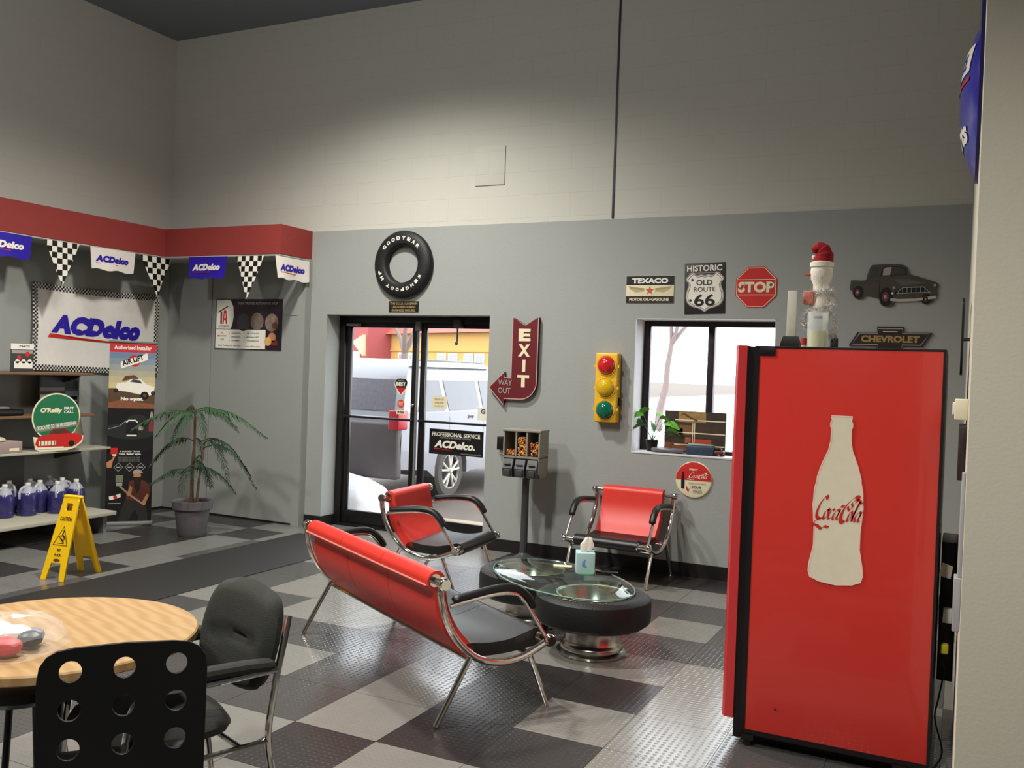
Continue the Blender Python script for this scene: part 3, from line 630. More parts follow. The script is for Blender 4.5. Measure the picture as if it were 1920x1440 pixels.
# cord and flags
cord_m = mat('white_cord', (190, 188, 178), .6)
mb = MB(); mb.tube([(-7.332, 4.5, 2.636), (-7.332, 5.5, 2.63), (-7.332, 6.86, 2.636), (-7.325, 6.862, 2.637), (-6.5, 6.862, 2.632), (-5.835, 6.862, 2.628), (-5.832, 7.31, 2.625)], .004, 6)
tag(mb.build('bunting_line', cord_m), 'thin white cord carrying the pennants below the red band', 'cord')
G_ = 'pennants hanging below the red fascia'
def flagmap(amp, ph, hh): return lambda u, v, d: (u, -(amp*sin(u*14+ph)*(-v/hh)+.012*(-v/hh))-d, v)
def clip(poly, tri):
    out = poly
    for i in range(len(tri)):
        a_, b_ = tri[i], tri[(i+1) % len(tri)]; inp = out; out = []
        if not inp: break
        ins = lambda p: (b_[0]-a_[0])*(p[1]-a_[1])-(b_[1]-a_[1])*(p[0]-a_[0]) >= -1e-9
        for k in range(len(inp)):
            p, q = inp[k-1], inp[k]
            if ins(q) != ins(p):
                d1 = (b_[0]-a_[0])*(p[1]-a_[1])-(b_[1]-a_[1])*(p[0]-a_[0]); d2 = (b_[0]-a_[0])*(q[1]-a_[1])-(b_[1]-a_[1])*(q[0]-a_[0]); tt = d1/(d1-d2)
                out.append((p[0]+(q[0]-p[0])*tt, p[1]+(q[1]-p[1])*tt))
            if ins(q): out.append(q)
    return out
def flag(loc, rz, w_, hh, bg, fg, label, ph=0, amp=.01):
    t = thing('flag', label, 'flag', loc, rz, G_); fmp = flagmap(amp, ph, hh)
    mb = MB(); n, k = 12, 5
    sh_ = lambda i, j: (-w_/2+w_*i/n+(.02*(j/k)*(1-2*i/n)), -hh*j/k+(.008*sin(i*1.1) if j == k else 0))
    g = [[mb.b.verts.new(fmp(*sh_(i, j), 0)) for j in range(k+1)] for i in range(n+1)]
    for i in range(n):
        for j in range(k): mb.face([g[i][j], g[i+1][j], g[i+1][j+1], g[i][j+1]])
    mb.build('cloth', bg, t)
    a = Art(.0025, fmp); a.text('ACDelco', -w_*.39, -hh*.64, w_*.72, hh*.31, fg, 1, shear=.25, bold=.07, sp=1.06); a.ring([(-w_*.38, -hh*.7), (w_*.1, -hh*.72)], .006, red_print, 1, False); a.build('lettering', t)
    return t
def pennant(loc, rz, w_, hh, label, ph=0, amp=.008):
    t = thing('pennant', label, 'flag', loc, rz, G_); fmp = flagmap(amp, ph, hh); mb = MB(); c = w_/7
    tri = [(-w_/2, 0), (0, -hh), (w_/2, 0)]
    for i in range(-5, 5):
        for j in range(int(hh/c)+1):
            q = clip([(i*c, -(j+1)*c), ((i+1)*c, -(j+1)*c), ((i+1)*c, -j*c), (i*c, -j*c)], tri)
            if len(q) >= 3:
                mb.use(black_print if (i+j) % 2 == 0 else white_print); mb.poly([fmp(x, z, 0) for x, z in q])
    mb.build('cloth', None, t, 60); return t
flag((-7.33, 5.12, 2.63), pi/2, .52, .205, blue_print, white_print, 'blue flag with white lettering cut by the left photo edge', 1)
pennant((-7.33, 5.68, 2.63), pi/2, .36, .40, 'black and white checkered pennant, first from the left on the left wall', .5)
flag((-7.33, 6.235, 2.63), pi/2, .52, .205, mat('white_cloth', (220, 214, 204), .6), blue_print, 'white flag with blue lettering over the large banner', 2)
pennant((-7.33, 6.76, 2.625), pi/2-.0, .40, .42, 'crumpled checkered pennant nearest the room corner', 2.5, .03)
flag((-6.742, 6.86, 2.63), 0, .50, .215, blue_print, white_print, 'blue flag with white lettering over the garage poster', 0)
pennant((-6.205, 6.86, 2.625), 0, .35, .42, 'checkered pennant hanging in front of the garage poster', 1.5, .018)
flag((-5.822, 7.03, 2.615), pi/2-.0, .50, .21, mat('white_cloth', (220, 214, 204)), blue_print, 'white flag with blue lettering at the right end of the red band', 4, .012)
# ------------------------------------------------------------------ roll-up display
t = thing('display_stand', 'tall dark roll-up advertising stand in the corner', 'display stand', (-7.136, 6.33, 0), math.atan2(.292, .276))
W2 = .205
mb = MB(); mb.box((-.22, -.05, 0), (.22, .05, .035), .01); mb.box((-.215, -.012, 1.745), (.215, .012, 1.765), .004); mb.tube([(0, .02, .03), (0, .02, 1.75)], .008); mb.build('frame', alloy, t)
t.children[0].data.materials[0] = grey_metal
MB().box((-W2, -.002, .03), (W2, .002, 1.75)).build('sheet', black_print, t)
a = Art(.002)
a.rect(-W2, 1.655, W2, 1.75, mat('crimson_print', (186, 40, 50), .5))
for k in range(6): 
    c_ = (104+k*20, 124+k*12, 150-k*4); a.rect(-W2, 1.62-.058*(k+1)+.035, W2, 1.62-.058*k+.035, mat('print_sky_%d' % k if 0 else 'sky_print_tone_'+'abcdef'[k], c_, .5, 0, .15, 12))
a.rect(-W2, 1.12, W2, 1.31, mat('ground_print', (84, 60, 42), .5, 0, .35, 20)); a.poly([(-W2, 1.12), (W2, 1.12), (W2, 1.16), (-.1, 1.2), (-W2, 1.17)], mat('rust_print', (128, 78, 52), .5, 0, .3, 20), 2)
a.poly([(-.14, 1.32), (-.13, 1.36), (-.05, 1.37), (.0, 1.41), (.08, 1.40), (.13, 1.35), (.20, 1.33), (.20, 1.26), (.14, 1.24), (-.05, 1.28), (-.14, 1.29)], white_print, 3); a.poly([(-.02, 1.375), (.01, 1.4), (.07, 1.39), (.09, 1.36)], dkgrey_print, 4)
a.poly([(-.09, 1.38), (-.06, 1.43), (.02, 1.44), (.06, 1.405), (.0, 1.40)], brown_print, 3)
for x, z in ((.115, 1.245), (-.14, 1.29), (.19, 1.27)): a.poly(circ(x, z, .038 if x > 0 and x < .15 else .02, 16), black_print, 4); a.poly(circ(x, z, .016 if x > 0 and x < .15 else .008, 12), brown_print, 5)
a.poly([(-.1, 1.50), (-.105, 1.56), (.13, 1.65), (.135, 1.59)], white_print, 4); a.poly(circ(.015, 1.575, .055, 20), red_print, 3); a.ring([(-.1, 1.50), (-.105, 1.56), (.13, 1.65), (.135, 1.59)], .006, white_print, 5)
# dark car and grille
a.poly(c2([(-W2, .86), (-W2, .95), (-.1, .97), (0, 1.05), (.1, 1.06), (.16, 1.0), (.2, .9), (.18, .85), (0, .82)], 3, True), mat('car_black_print', (34, 38, 36), .45), 2)
a.rect(-.04, .855, .06, .985, black_print, 3); a.ring([(-.04, .985), (-.02, 1.005), (.04, 1.005), (.06, .985)], .012, white_print, 4, False); a.ring([(-.035, .86), (.055, .86)], .014, white_print, 4, False); a.poly(circ(.09, .93, .022, 14), grey_print, 4)
a.ring([(-.2, .92), (-.1, .95), (-.04, 1.0)], .005, grey_print, 4, False)
# can, arm, bottle at the edge, diamonds
a.rect(-.17, .68, -.11, .74, red_print, 3); a.rect(-.155, .665, -.12, .68, white_print, 4); a.poly([(-.2, .55), (-.205, .6), (-.16, .63), (-.14, .67), (-.125, .665), (-.15, .61), (-.16, .55)], skin_print, 3)
a.rect(.16, .90, .2, 1.02, mat('photo_red', (120, 44, 48)), 4); a.poly([(.165, 1.02), (.175, 1.09), (.19, 1.09), (.2, 1.02)], grey_print, 4)
for x in (-.1, .0, .1): a.ring([(x, .595), (x+.04, .555), (x, .515), (x-.04, .555)], .006, grey_print, 3); a.rect(x-.018, .55, x+.018, .56, grey_print, 3)
# bearded man with hammer
a.poly(c2([(-.09, .02), (-.04, .22), (.03, .25), (.12, .24), (.16, .15), (.17, .03), (.1, .03), (.06, .15), (.0, .05)], 2, True), mat('dark_trouser_print', (36, 33, 32), .5), 3)
a.poly(c2([(-.02, .24), (-.01, .33), (.0, .42), (.06, .43), (.12, .43), (.18, .38), (.19, .3), (.15, .24)], 2, True), mat('rust_shirt_print', (82, 40, 26), .5, 0, .3, 30), 4)
a.poly([(.035, .46), (.05, .36), (.075, .30), (.10, .36), (.11, .46)], mat('beard_print', (30, 18, 16), .5), 6); a.poly(circ(.07, .475, .034, 16, ry=.04), skin_print, 5)
a.poly([(.03, .49), (.035, .52), (.065, .535), (.1, .525), (.125, .495), (.1, .50)], grey_print, 7); a.rect(-.12, .41, -.055, .48, mat('hammer_print', (110, 112, 92), .5), 5); a.rect(-.115, .375, -.06, .405, grey_print, 5)
a.nib([(-.085, .375), (.02, .28), (.13, .20)], .006, .006, mat('handle_print', (170, 130, 108), .5), 8, 2)
a.poly(circ(.0, .30, .022, 12), skin_print, 7); a.poly(circ(.135, .205, .02, 12), skin_print, 9); a.poly([(.12, .22), (.16, .3), (.18, .28), (.15, .2)], skin_print, 7); a.poly([(-.02, .29), (.01, .38), (.03, .36), (.02, .28)], skin_print, 5)
a.poly([(-.17, .24), (-.175, .275), (-.12, .285), (-.075, .305), (-.07, .27), (-.12, .25)], white_print, 3); a.poly(circ(-.12, .268, .018, 14), red_print, 4); a.rect(-.175, .205, -.07, .212, grey_print, 3)
a.build('artwork', t)
a = Art(.002); a.text('Authorized Installer', -.165, 1.68, .33, .04, white_print, 3, bold=.03); a.text('AIR LIFT', -.085, 1.522, .2, .05, black_print, 6, bold=.04, rot=.36, shear=.1); a.text('No squat.', -.095, 1.185, .2, .042, white_print, 5, bold=.05)
a.text('A LOADED TRUCK', -.09, .70, .18, .014, white_print, 4); a.text('Tows. Better squat.', -.10, .67, .2, .022, white_print, 4, bold=.04)
for k in range(3): a.text('load support for your truck', -.1, .645-.018*k, .19, .009, grey_print, 4)
a.build('lettering', t)
# ------------------------------------------------------------------ shelving
t = thing('base_shelf', 'wide beige bottom shelf deck holding the fluid jugs', 'shelf', (-7.665, 5.0, 0))
mb = MB(); mb.box((0, -3, .165), (.77, .985, .2), .004); mb.build('shelf', shelf_m, t)
for z, d_, yb, m_ in ((.73, .42, 1.2, shelf_m), (1.045, .38, 1.04, shelf_w), (1.425, .38, 1.02, shelf_w)): 
    ts = thing('wall_shelf', {.73: 'beige wall shelf carrying the green cutout sign and pink carton', 1.045: 'wood edged wall shelf directly above the green cutout sign', 1.425: 'topmost wood edged wall shelf under the big banner'}[z], 'shelf', (-7.665, 5.0, 0), 0, 'wall shelves in the left corner')
    MB().box((0, -3, z), (d_, yb, z+.022), .003).build('board', m_, ts); d_ -= .04
    for y in (-.3, .9): mb = MB(); mb.rings([[Vector((.02, y+s*.006, z-.10)), Vector((.02, y+s*.006, z-.002)), Vector((d_, y+s*.006, z-.002)), Vector((d_, y+s*.006, z-.02))] for s in (-1, 1)]); mb.build('bracket', dk_metal, ts)
for y in (.92, -1.3): MB().box((.04, y-.02, 0), (.7, y+.02, .165)).build('support', grey_metal, t)
struct(MB().box((-7.68, 2.0, .21), (-7.653, 5.6, .7)).build('shade_sheet', mat('shade_grey', (92, 92, 88), .6)), 'dark grey sheet standing in for shade behind the fluid jugs')  # flat dark sheet imitating the shadow on the wall under the shelf
# jugs
liq = mat('purple_washer_fluid', (44, 40, 92), .25, coat=.3); frost = mat('frosted_plastic', (214, 216, 224), .35, 0, .02, alpha=.45)
j0 = thing('fluid_jug', 'clear jug of purple washer fluid on the bottom shelf', 'jug', (-7.28, 5.37, .2), 0, 'jugs of purple washer fluid on the bottom shelf')
MB().lathe([(.07, 0), (.077, .012), (.077, .05), (.075, .055), (.077, .06), (.077, .165), (.072, .185), (.062, .2)], n=28).build('liquid', liq, j0)
MB().lathe([(.063, .199), (.05, .222), (.034, .242), (.02, .255), (.018, .262)], n=24).build('shoulder', frost, j0)
MB().lathe([(.022, .26), (.022, .283), (.001, .284)], n=20).build('cap', white_pl, j0)
mb = MB(); mb.tube(crom([(.0, -.02, .252), (.0, -.06, .24), (0, -.08, .2), (0, -.077, .15)], 4), .011, 8); mb.build('handle', frost, j0)
lab = {0: 'purple fluid jug standing in the front row, second from the left photo edge'}
for k, (x, y, lb) in enumerate([(-7.32, 5.18, 'purple fluid jug in the front row at the left photo edge'), (-7.36, 5.545, 'purple fluid jug in the front row, third from the left photo edge'), (-7.20, 5.60, 'purple fluid jug half hidden behind the caution sign top'), (-7.21, 5.80, 'purple fluid jug in the front row nearest the shelf end'),
     (-7.52, 5.36, 'purple fluid jug in the shaded back row, leftmost of it'), (-7.52, 5.56, 'purple fluid jug in the shaded back row, second from its left'), (-7.54, 5.74, 'purple fluid jug in the shaded back row, third from its left'), (-7.42, 5.76, 'purple fluid jug just behind the front jug nearest the shelf end')]):
    if k == 6: x, y = -7.58, 5.80
    if k == 7: x, y = -7.37, 5.76+.02
    copy_tree(j0, None, (x, y, .2), k*.4, lb)
j0['label'] = lab[0]
# cut-out display sign, box, brochure holder etc.
t = thing('cutout_sign', 'green round cardboard display sign with a red car on the middle shelf', 'display sign', (-7.24, 5.62, .752), R(78))
dsk = circ(-.02, .30, .215, 30, R(-60), R(240)); car_o = [(-.20, .13), (-.21, .09), (-.19, .01), (-.14, .0), (.1, .0), (.2, .06), (.24, .11), (.22, .15), (.14, .16)]
outl = dsk+car_o[:1]+car_o[1:]
outl = [(x, z) for x, z in dsk]+[(-.22, .13), (-.21, .08), (-.2, .02), (-.16, .0), (.08, .0), (.15, .02), (.22, .07), (.23, .13), (.14, .16)]
MB().prism(outl, -.006, 0).build('board', cream_print, t)
MB().prism([(-.1, 0), (.1, 0), (0, .2)], .0, .05).build('easel', mat('brown_card', (150, 118, 84), .7), t)
a = Art(.006); a.poly(circ(-.02, .30, .203, 36), green_print); a.poly([(-.205, .215), (.17, .26), (.165, .22), (-.19, .165)], mat('olive_grey_print', (112, 124, 100), .5), 2)
a.poly(c2([(-.19, .10), (-.15, .135), (-.05, .15), (.1, .155), (.2, .14), (.215, .10), (.18, .06), (.1, .03), (-.17, .03)], 2, True), red_print, 3); a.poly([(-.08, .15), (-.05, .195), (.06, .2), (.11, .155)], mat('dark_red_print', (120, 26, 26), .5), 3); a.poly([(-.05, .155), (-.035, .185), (.04, .188), (.06, .157)], dkgrey_print, 4)
a.rect(-.17, .05, -.02, .09, cream_print, 4)
for k in range(5): a.rect(-.155+k*.03, .05, -.148+k*.03, .09, dkgrey_print, 5)
a.rect(-.18, .018, .05, .035, white_print, 5); a.poly(circ(.12, .06, .028, 14), black_print, 5); a.build('artwork', t)
a = Art(.006); a.text("O'Reilly", -.165, .33, .19, .055, cream_print, 2, bold=.05, shear=.1); a.text('FIRST', .045, .365, .09, .026, white_print, 2, bold=.03); a.text('CALL', .045, .333, .09, .026, white_print, 2, bold=.03); a.text('DEDICATED TO THE PROFESSIONAL', -.19, .185, .35, .035, white_print, 3, bold=.02, dy=.045); a.build('lettering', t)
t = thing('cardboard_box', 'pale pinkish cardboard carton on the middle shelf', 'box', (-7.40, 5.12, .752), pi/2)
MB().box((-.17, -.14, 0), (.17, .14, .1), .004).build('carton', mat('pinkish_card', (150, 132, 124), .7), t); a = Art(.1405); a.rect(.05, .02, .14, .045, cream_print); a.build('label_print', t)
t = thing('white_pot_lid', 'cream domed tray lying on the pinkish carton', 'tray', (-7.38, 5.08, .853))
MB().lathe([(.001, 0), (.11, 0), (.12, .012), (.10, .03), (.05, .045), (.001, .047)]).build('tray', mat('cream_plastic', (190, 182, 160), .5), t)
t = thing('car_part', 'long dark rubber car part on the shelf above the carton', 'car part', (-7.42, 5.15, 1.068))
MB().box((-.10, -.3, 0), (.10, .2, .055), .02).build('body', black_rub, t); MB().box((-.06, -.25, .055), (.04, .1, .075), .006).build('cover', grey_metal, t)
t = thing('brochure_holder', 'small photo brochure standing on the top shelf at the left', 'brochure', (-7.36, 5.335, 1.449), pi/2)
MB().box((-.11, -.004, 0), (.11, .0, .245), .001).build('card', dkgrey_print, t); MB().prism([(-.06, 0), (.06, 0), (0, .15)], 0, .04).build('easel', white_pl, t)
a = Art(.004); a.rect(-.11, .195, .11, .245, white_print); a.rect(-.075, .03, .1, .09, white_print, 2); a.poly(circ(-.03, .125, .02), red_print, 2); a.poly(circ(.05, .155, .022), red_print, 2); a.rect(-.1, .16, .1, .19, grey_print, 1); a.text('PARTS', -.03, .215, .1, .015, dkgrey_print, 3)
for k in range(3): a.poly(circ(-.045+.058*k, .092, .02, 12), white_print, 2)
a.build('artwork', t)
t = sign('magazine_rack', 'hanging rack of brochures on the left wall between the shelves', 'brochure rack', -7.55, 1.07, 5.86, pi/2)
MB().box((-.21, -.008, 0), (.21, 0, .35)).build('board', dkgrey_print, t)
a = Art(.008)
for q in ((-.20, .20, .05, .235, grey_print), (-.20, .12, .05, .17, white_print), (-.19, .02, .0, .11, cream_print), (.06, .22, .2, .30, black_print), (.06, .1, .2, .2, sky_print), (.06, .02, .2, .09, brown_print), (-.19, .25, .05, .33, mat('slate_print', (76, 84, 88), .5)), (.07, .12, .19, .15, white_print)): a.rect(q[0], q[1], q[2], q[3], q[4], 1)
a.build('artwork', t)
MB().tube([(-.2, 0, .34), (-.2, .12, .34)], .004).build('hook', chrome, t)
# ------------------------------------------------------------------ lounge seating (local y = forward, origin between the rear feet)
def lounge(name, label, cat, loc, rz, Wd, secs, group=None):
    t = thing(name, label, cat, loc, rz, group); h = Wd/2
    for s in (-1, 1):
        x = s*h; mb = MB()
        fr = crom([(x, .012, .648), (x, .006, .60), (x, .035, .49), (x, .098, .383), (x, .20, .292), (x, .323, .252), (x, .444, .256), (x, .55, .292), (x, .61, .32)], 5)
        mb.tube(fr, .0175, 12); mb.build('side_frame', chrome, t)
        mb = MB(); arm = crom([(x, .052, .545), (x, .15, .56), (x, .30, .575), (x, .40, .568), (x, .455, .53), (x, .50, .47), (x, .60, .325)], 5); mb.tube(arm, .011, 10); ar = mb.build('arm_rail', chrome, t)
        mb = MB(); pad = crom([(x, .07, .572), (x, .16, .584), (x, .30, .600), (x, .405, .594), (x, .475, .548), (x, .515, .488)], 5); mb.tube(pad, [.014]+[.022]*(len(pad)-2)+[.014], 12, sx=1.25, sy=.8); mb.build('arm_pad', black_rub, ar)
        mb = MB(); mb.tube([(x-s*.0, .17, .298), (x, .0, .006)], .014, 12); mb.build('leg', chrome, t)
        mb = MB(); mb.tube([(x, .50, .27), (x, .61, .006)], .014, 12); mb.build('leg', chrome, t)
        mb = MB()
        for yy, zz in ((.012, .65), (.61, .32)):
            mb = MB()
            mb.lathe([(.001, -.02), (.024, -.02), (.03, -.01), (.03, .01), (.024, .02), (.001, .02)], (x+s*.012, yy, zz), 'x', 18)
            mb.tube([(x, yy, zz), (x-s*.075, yy, zz)], .017, 12)
            mb.lathe([(.001, 0), (.03, 0), (.03, .012), (.001, .012)], (x-s*.075-.006, yy, zz), 'x', 18)
            mb.build('end_cap', chrome, t)
    mb = MB(); mb.tube([(-h, .17, .285), (h, .17, .285)], .0125, 10); mb.tube([(-h, .50, .268), (h, .50, .268)], .0125, 10); mb.build('crossbar', chrome, t)
    a0, a1 = -h+.075, h-.075
    # backrest sections
    def skin(prof, x0, x1):
        mb = MB(); n = 7; rg = []
        for i in range(n):
            x = x0+(x1-x0)*i/(n-1); k = 0.0 if 0 < i < n-1 else .006
            cx_ = sum(p[0] for p in prof)/len(prof); cz_ = sum(p[1] for p in prof)/len(prof)
            rg.append([Vector((x, y+(cx_-y)*k*2, z+(cz_-z)*k*1.5)) for y, z in prof])
        mb.rings(rg); return mb
    bp = c2([(-.022, .665), (.0, .69), (.035, .692), (.062, .67), (.07, .63), (.09, .52), (.14, .42), (.205, .345), (.235, .30), (.215, .275), (.175, .285), (.115, .35), (.055, .43), (.022, .52), (.018, .600), (-.012, .615), (-.026, .635)], 3, True)
    for i in range(secs):
        x0 = a0+(a1-a0)*i/secs; x1 = a0+(a1-a0)*(i+1)/secs
        skin(bp, x0+.002, x1-.002).build('backrest', red_vinyl, t, 50)
    sp_ = c2([(.17, .30), (.20, .335), (.30, .325), (.42, .325), (.52, .345), (.59, .362), (.635, .345), (.645, .31), (.615, .28), (.56, .272), (.44, .262), (.32, .262), (.22, .272)], 3, True)
    for i in range(secs):
        x0 = a0+(a1-a0)*i/secs; x1 = a0+(a1-a0)*(i+1)/secs
        skin(sp_, x0+.002, x1-.002).build('seat', black_vinyl, t, 50)
    mb = MB(); mb.tube([(a0, -.028, .632), (a0+.01, -.03, .63), (a1-.01, -.03, .63), (a1, -.028, .632)], .005, 6); mb.build('piping', mat('pink_piping', (214, 120, 104), .5), t)
    return t
lounge('lounge_bench', 'long red backed chrome framed lounge bench seen from behind', 'bench', (-2.765, 3.98, 0), R(-30.5), 1.64, 3)
lounge('lounge_chair', 'red and black chrome armchair in front of the glass door', 'chair', (-3.81, 6.01, 0), R(4.9-90), .745, 1, 'red and black lounge armchairs')
lounge('lounge_chair', 'red and black chrome armchair against the wall below the window', 'chair', (-2.385, 7.275, 0), R(-91.9-90), .668, 1, 'red and black lounge armchairs')
# ------------------------------------------------------------------ coffee table of two tyres
tt = thing('coffee_table', 'coffee table of two black tyres on chrome rims under oval glass', 'coffee table', (-2.155, 5.20, 0), math.atan2(-.38, .57))
D2 = .342
mb0 = None
for s in (-1, 1):
    x = s*D2
    MB().lathe([(.215, .18), (.25, .172), (.30, .178), (.33, .20), (.336, .225), (.336, .30), (.33, .33), (.305, .348), (.26, .352), (.222, .345), (.212, .33), (.21, .2)], (x, 0, 0), n=64, closed=True).build('tyre', tyre_m, tt, 40)
    MB().lathe([(.19, 0), (.20, .004), (.203, .018), (.192, .028), (.182, .034), (.182, .05), (.178, .058), (.168, .066), (.160, .085), (.157, .20), (.19, .25), (.213, .33), (.219, .347), (.20, .34), (.185, .28), (.15, .22), (.001, .21)], (x, 0, 0), n=64).build('wheel_rim', alloy, tt, 40)
for s in (-1, 1): MB().lathe([(.211, .346), (.2, .33), (.196, .25), (.185, .235), (.08, .232), (.06, .25), (.001, .252), (.001, .225), (.19, .225), (.214, .33)], (s*D2, 0, 0), n=64, closed=True).build('rim_barrel', mat('pale_machined_metal', (214, 218, 200), .5), tt, 40)
a = Art(0, lambda u, v, d: (D2+(.276+v)*cos(u/.276-1.5), (.276+v)*sin(u/.276-1.5), .3525+d))
for i, ch in enumerate('RADIAL T/A'):
    if ch != ' ': a.text(ch, -.06+i*.04, -.012, .026, .022, gold_print, 1)
a.build('lettering', tt)
mb = MB(); el = circ(0, 0, .58, 72, ry=.345); mb.rings([[Vector((x*k, y*k, z)) for x, y in el] for k, z in ((.99, .354), (1, .357), (1, .362), (.99, .365))]); gt = mb.build('glass_top', tglass, tt, 40); MB().tube([(x*1.001, y*1.001, .3595) for x, y in el], .0045, 6, closed=True).build('polished_edge', mat('green_glass_edge', (120, 160, 146), .12, coat=.5), gt)
t = thing('tissue_box', 'pale blue and green tissue box with a tissue pulled up', 'tissue box', (-2.085, 5.415, .3655), R(25))
tb = mat('tissue_box_print', (170, 206, 206), .6, 0, .25, 14)
mb = MB(); mb.use(tb); mb.box((-.058, -.058, 0), (.058, .058, .128), .002); mb.build('carton', None, t)
mb = MB(); n = 9; rg = []
for k, (r_, z) in enumerate(((.03, .128), (.034, .15), (.04, .175), (.026, .195), (.02, .21), (.004, .218))):
    rg.append([Vector((r_*(1.25 if i % 2 else .75)*cos(2*pi*i/12)+.02*(z-.128)/.09, r_*.45*(1.3 if i % 3 else .7)*sin(2*pi*i/12), z+.006*sin(i*2+k))) for i in range(12)])
mb.rings(rg).build('tissue', mat('tissue_paper', (232, 226, 212), .9), t, 60)
a = Art(.0583); a.poly(c2([(-.02, .07), (.0, .09), (-.005, .06), (.01, .04), (-.02, .045)], 2, True), mat('soft_blue_print', (96, 144, 190), .6)); a.poly(c2([(-.058+.004, .0), (.05, .0), (.05, .04), (.0, .03)], 2, True), mat('soft_green_print', (150, 206, 180), .6)); a.build('artwork', t)
t = thing('pen', 'dark pen lying on the glass table beside the tissue box', 'pen', (-1.97, 5.45, .3655), R(15))
mb = MB(); mb.box((-.05, -.012, 0), (.09, .012, .012), .004); mb.build('barrel', black_pl, t)
t = thing('paper_slip', 'cream slip of paper lying on the glass table', 'paper', (-2.26, 5.50, .3655), R(20))
MB().box((-.07, -.03, 0), (.05, .03, .001)).build('sheet', cream_print, t)
# ------------------------------------------------------------------ candy dispenser
t = thing('candy_dispenser', 'grey triple candy dispenser on a pole stand', 'candy machine', (-3.285, 7.07, 0), R(3))
hm = mat('grey_hammered_metal', (146, 143, 133), .45, .1, .1, 60, .2, 200)
MB().lathe([(.001, 0), (.19, 0), (.19, .012), (.10, .03), (.045, .06), (.032, .075), (.03, .69), (.04, .70), (.001, .71)], n=32).build('pole', dk_metal, t, 30)
mb = MB(); x0, x1 = -.165, .165; y0, y1 = -.13, .07
mb.box((x0, y1-.012, .72), (x1, y1, 1.115)); mb.box((x0, y0, .885), (x1, y1, .90)); mb.box((x0-.006, y0-.006, 1.105), (x1+.006, y1+.006, 1.125), .003)
for x in (x0, x0+.11, x1-.122, x1-.012): mb.box((x, y0, .885), (x+.012, y1, 1.106))
mb.build('cabinet', hm, t)
mb = MB(); mb.prismx([(y0, .885), (y1, .885), (y1, .72), (y0+.05, .72), (y0, .76)], x0, x0+.01); mb.prismx([(y0, .885), (y1, .885), (y1, .72), (y0+.05, .72), (y0, .76)], x1-.01, x1); mb.prismx([(y0+.02, .885), (y1, .885), (y1, .715), (y0+.06, .715)], x0+.01, x1-.01); mb.build('lower_cabinet', hm, t)
candy = [mat('candy_orange', (214, 120, 30), .35), mat('candy_red', (160, 40, 26), .35), mat('candy_yellow', (214, 178, 60), .35)]
for k in range(3):
    xa = x0+.012+k*.109; xb = xa+.095
    MB().box((xa-.002, y0-.001, .90), (xb+.002, y0+.003, 1.105)).build('window_pane', glass, t)
    mb = MB(); mb.prismx([(y0-.03, .73), (y0-.045, .80), (y0-.012, .875), (y0+.02, .875), (y0+.04, .72)], xa+.004, xb-.004); mb.box((xa+.018, y0-.05, .735), (xb-.018, y0-.03, .79), .004); mb.tube([(xa+.02, y0-.045, .835), (xb-.02, y0-.045, .835)], .008, 8)
    mb.build('vend_mechanism', dk_metal, t)
    mb = MB(); top = (.94, 1.06, .98)[k]; z = .906
    rnd = random.Random(k)
    while z < top:
        for _ in range(26 if k == 1 else 22):
            mb.use(rnd.choice(candy)); mb.ball((xa+.01+rnd.random()*(xb-xa-.02), y0+.015+rnd.random()**2*.15, z+rnd.random()*.012+(.03*sin((rnd.random())*3) if k == 2 else 0)), .0085, 6)
        z += .014
    o = mb.build('candies', None, t); o['kind'] = 'stuff'
# ------------------------------------------------------------------ potted pine in the corner
t = thing('potted_pine', 'indoor pine with drooping fronds in a grey clay pot', 'potted plant', (-6.285, 6.30, 0))
pot_m = mat('grey_clay', (86, 82, 84), .8, 0, .15, 12, .2, 40)
MB().lathe([(.001, .0), (.115, 0), (.125, .02), (.15, .2), (.155, .245), (.176, .25), (.180, .32), (.165, .322), (.155, .31), (.15, .28), (.001, .28)], n=40).build('pot', pot_m, t, 30)
MB().lathe([(.001, .292), (.10, .295), (.152, .288)], n=24).build('soil', mat('dry_soil', (86, 66, 44), .95, 0, .4, 60, .6, 80), t)
bark = mat('brown_bark', (98, 78, 58), .8, 0, .2, 40)
mb = MB(); mb.tube(crom([(-.01, .0, .28), (-.015, 0, .55), (.0, .0, .8), (.0, 0, 1.06), (-.005, 0, 1.17)], 4), [.02]*2+[.017]*6+[.012]*6+[.007]*3, 8); mb.build('trunk', bark, t)
mb = MB(); mb.tube(crom([(.03, .02, .28), (.04, .03, .5), (.065, .045, .75), (.09, .05, .93)], 4), [.012]*5+[.009]*5+[.006]*3, 8); mb.build('trunk', bark, t)
ndl = mat('pine_green', (44, 72, 40), .6, 0, .3, 30); ndl2 = mat('dark_pine_green', (30, 52, 30), .6, 0, .3, 30)
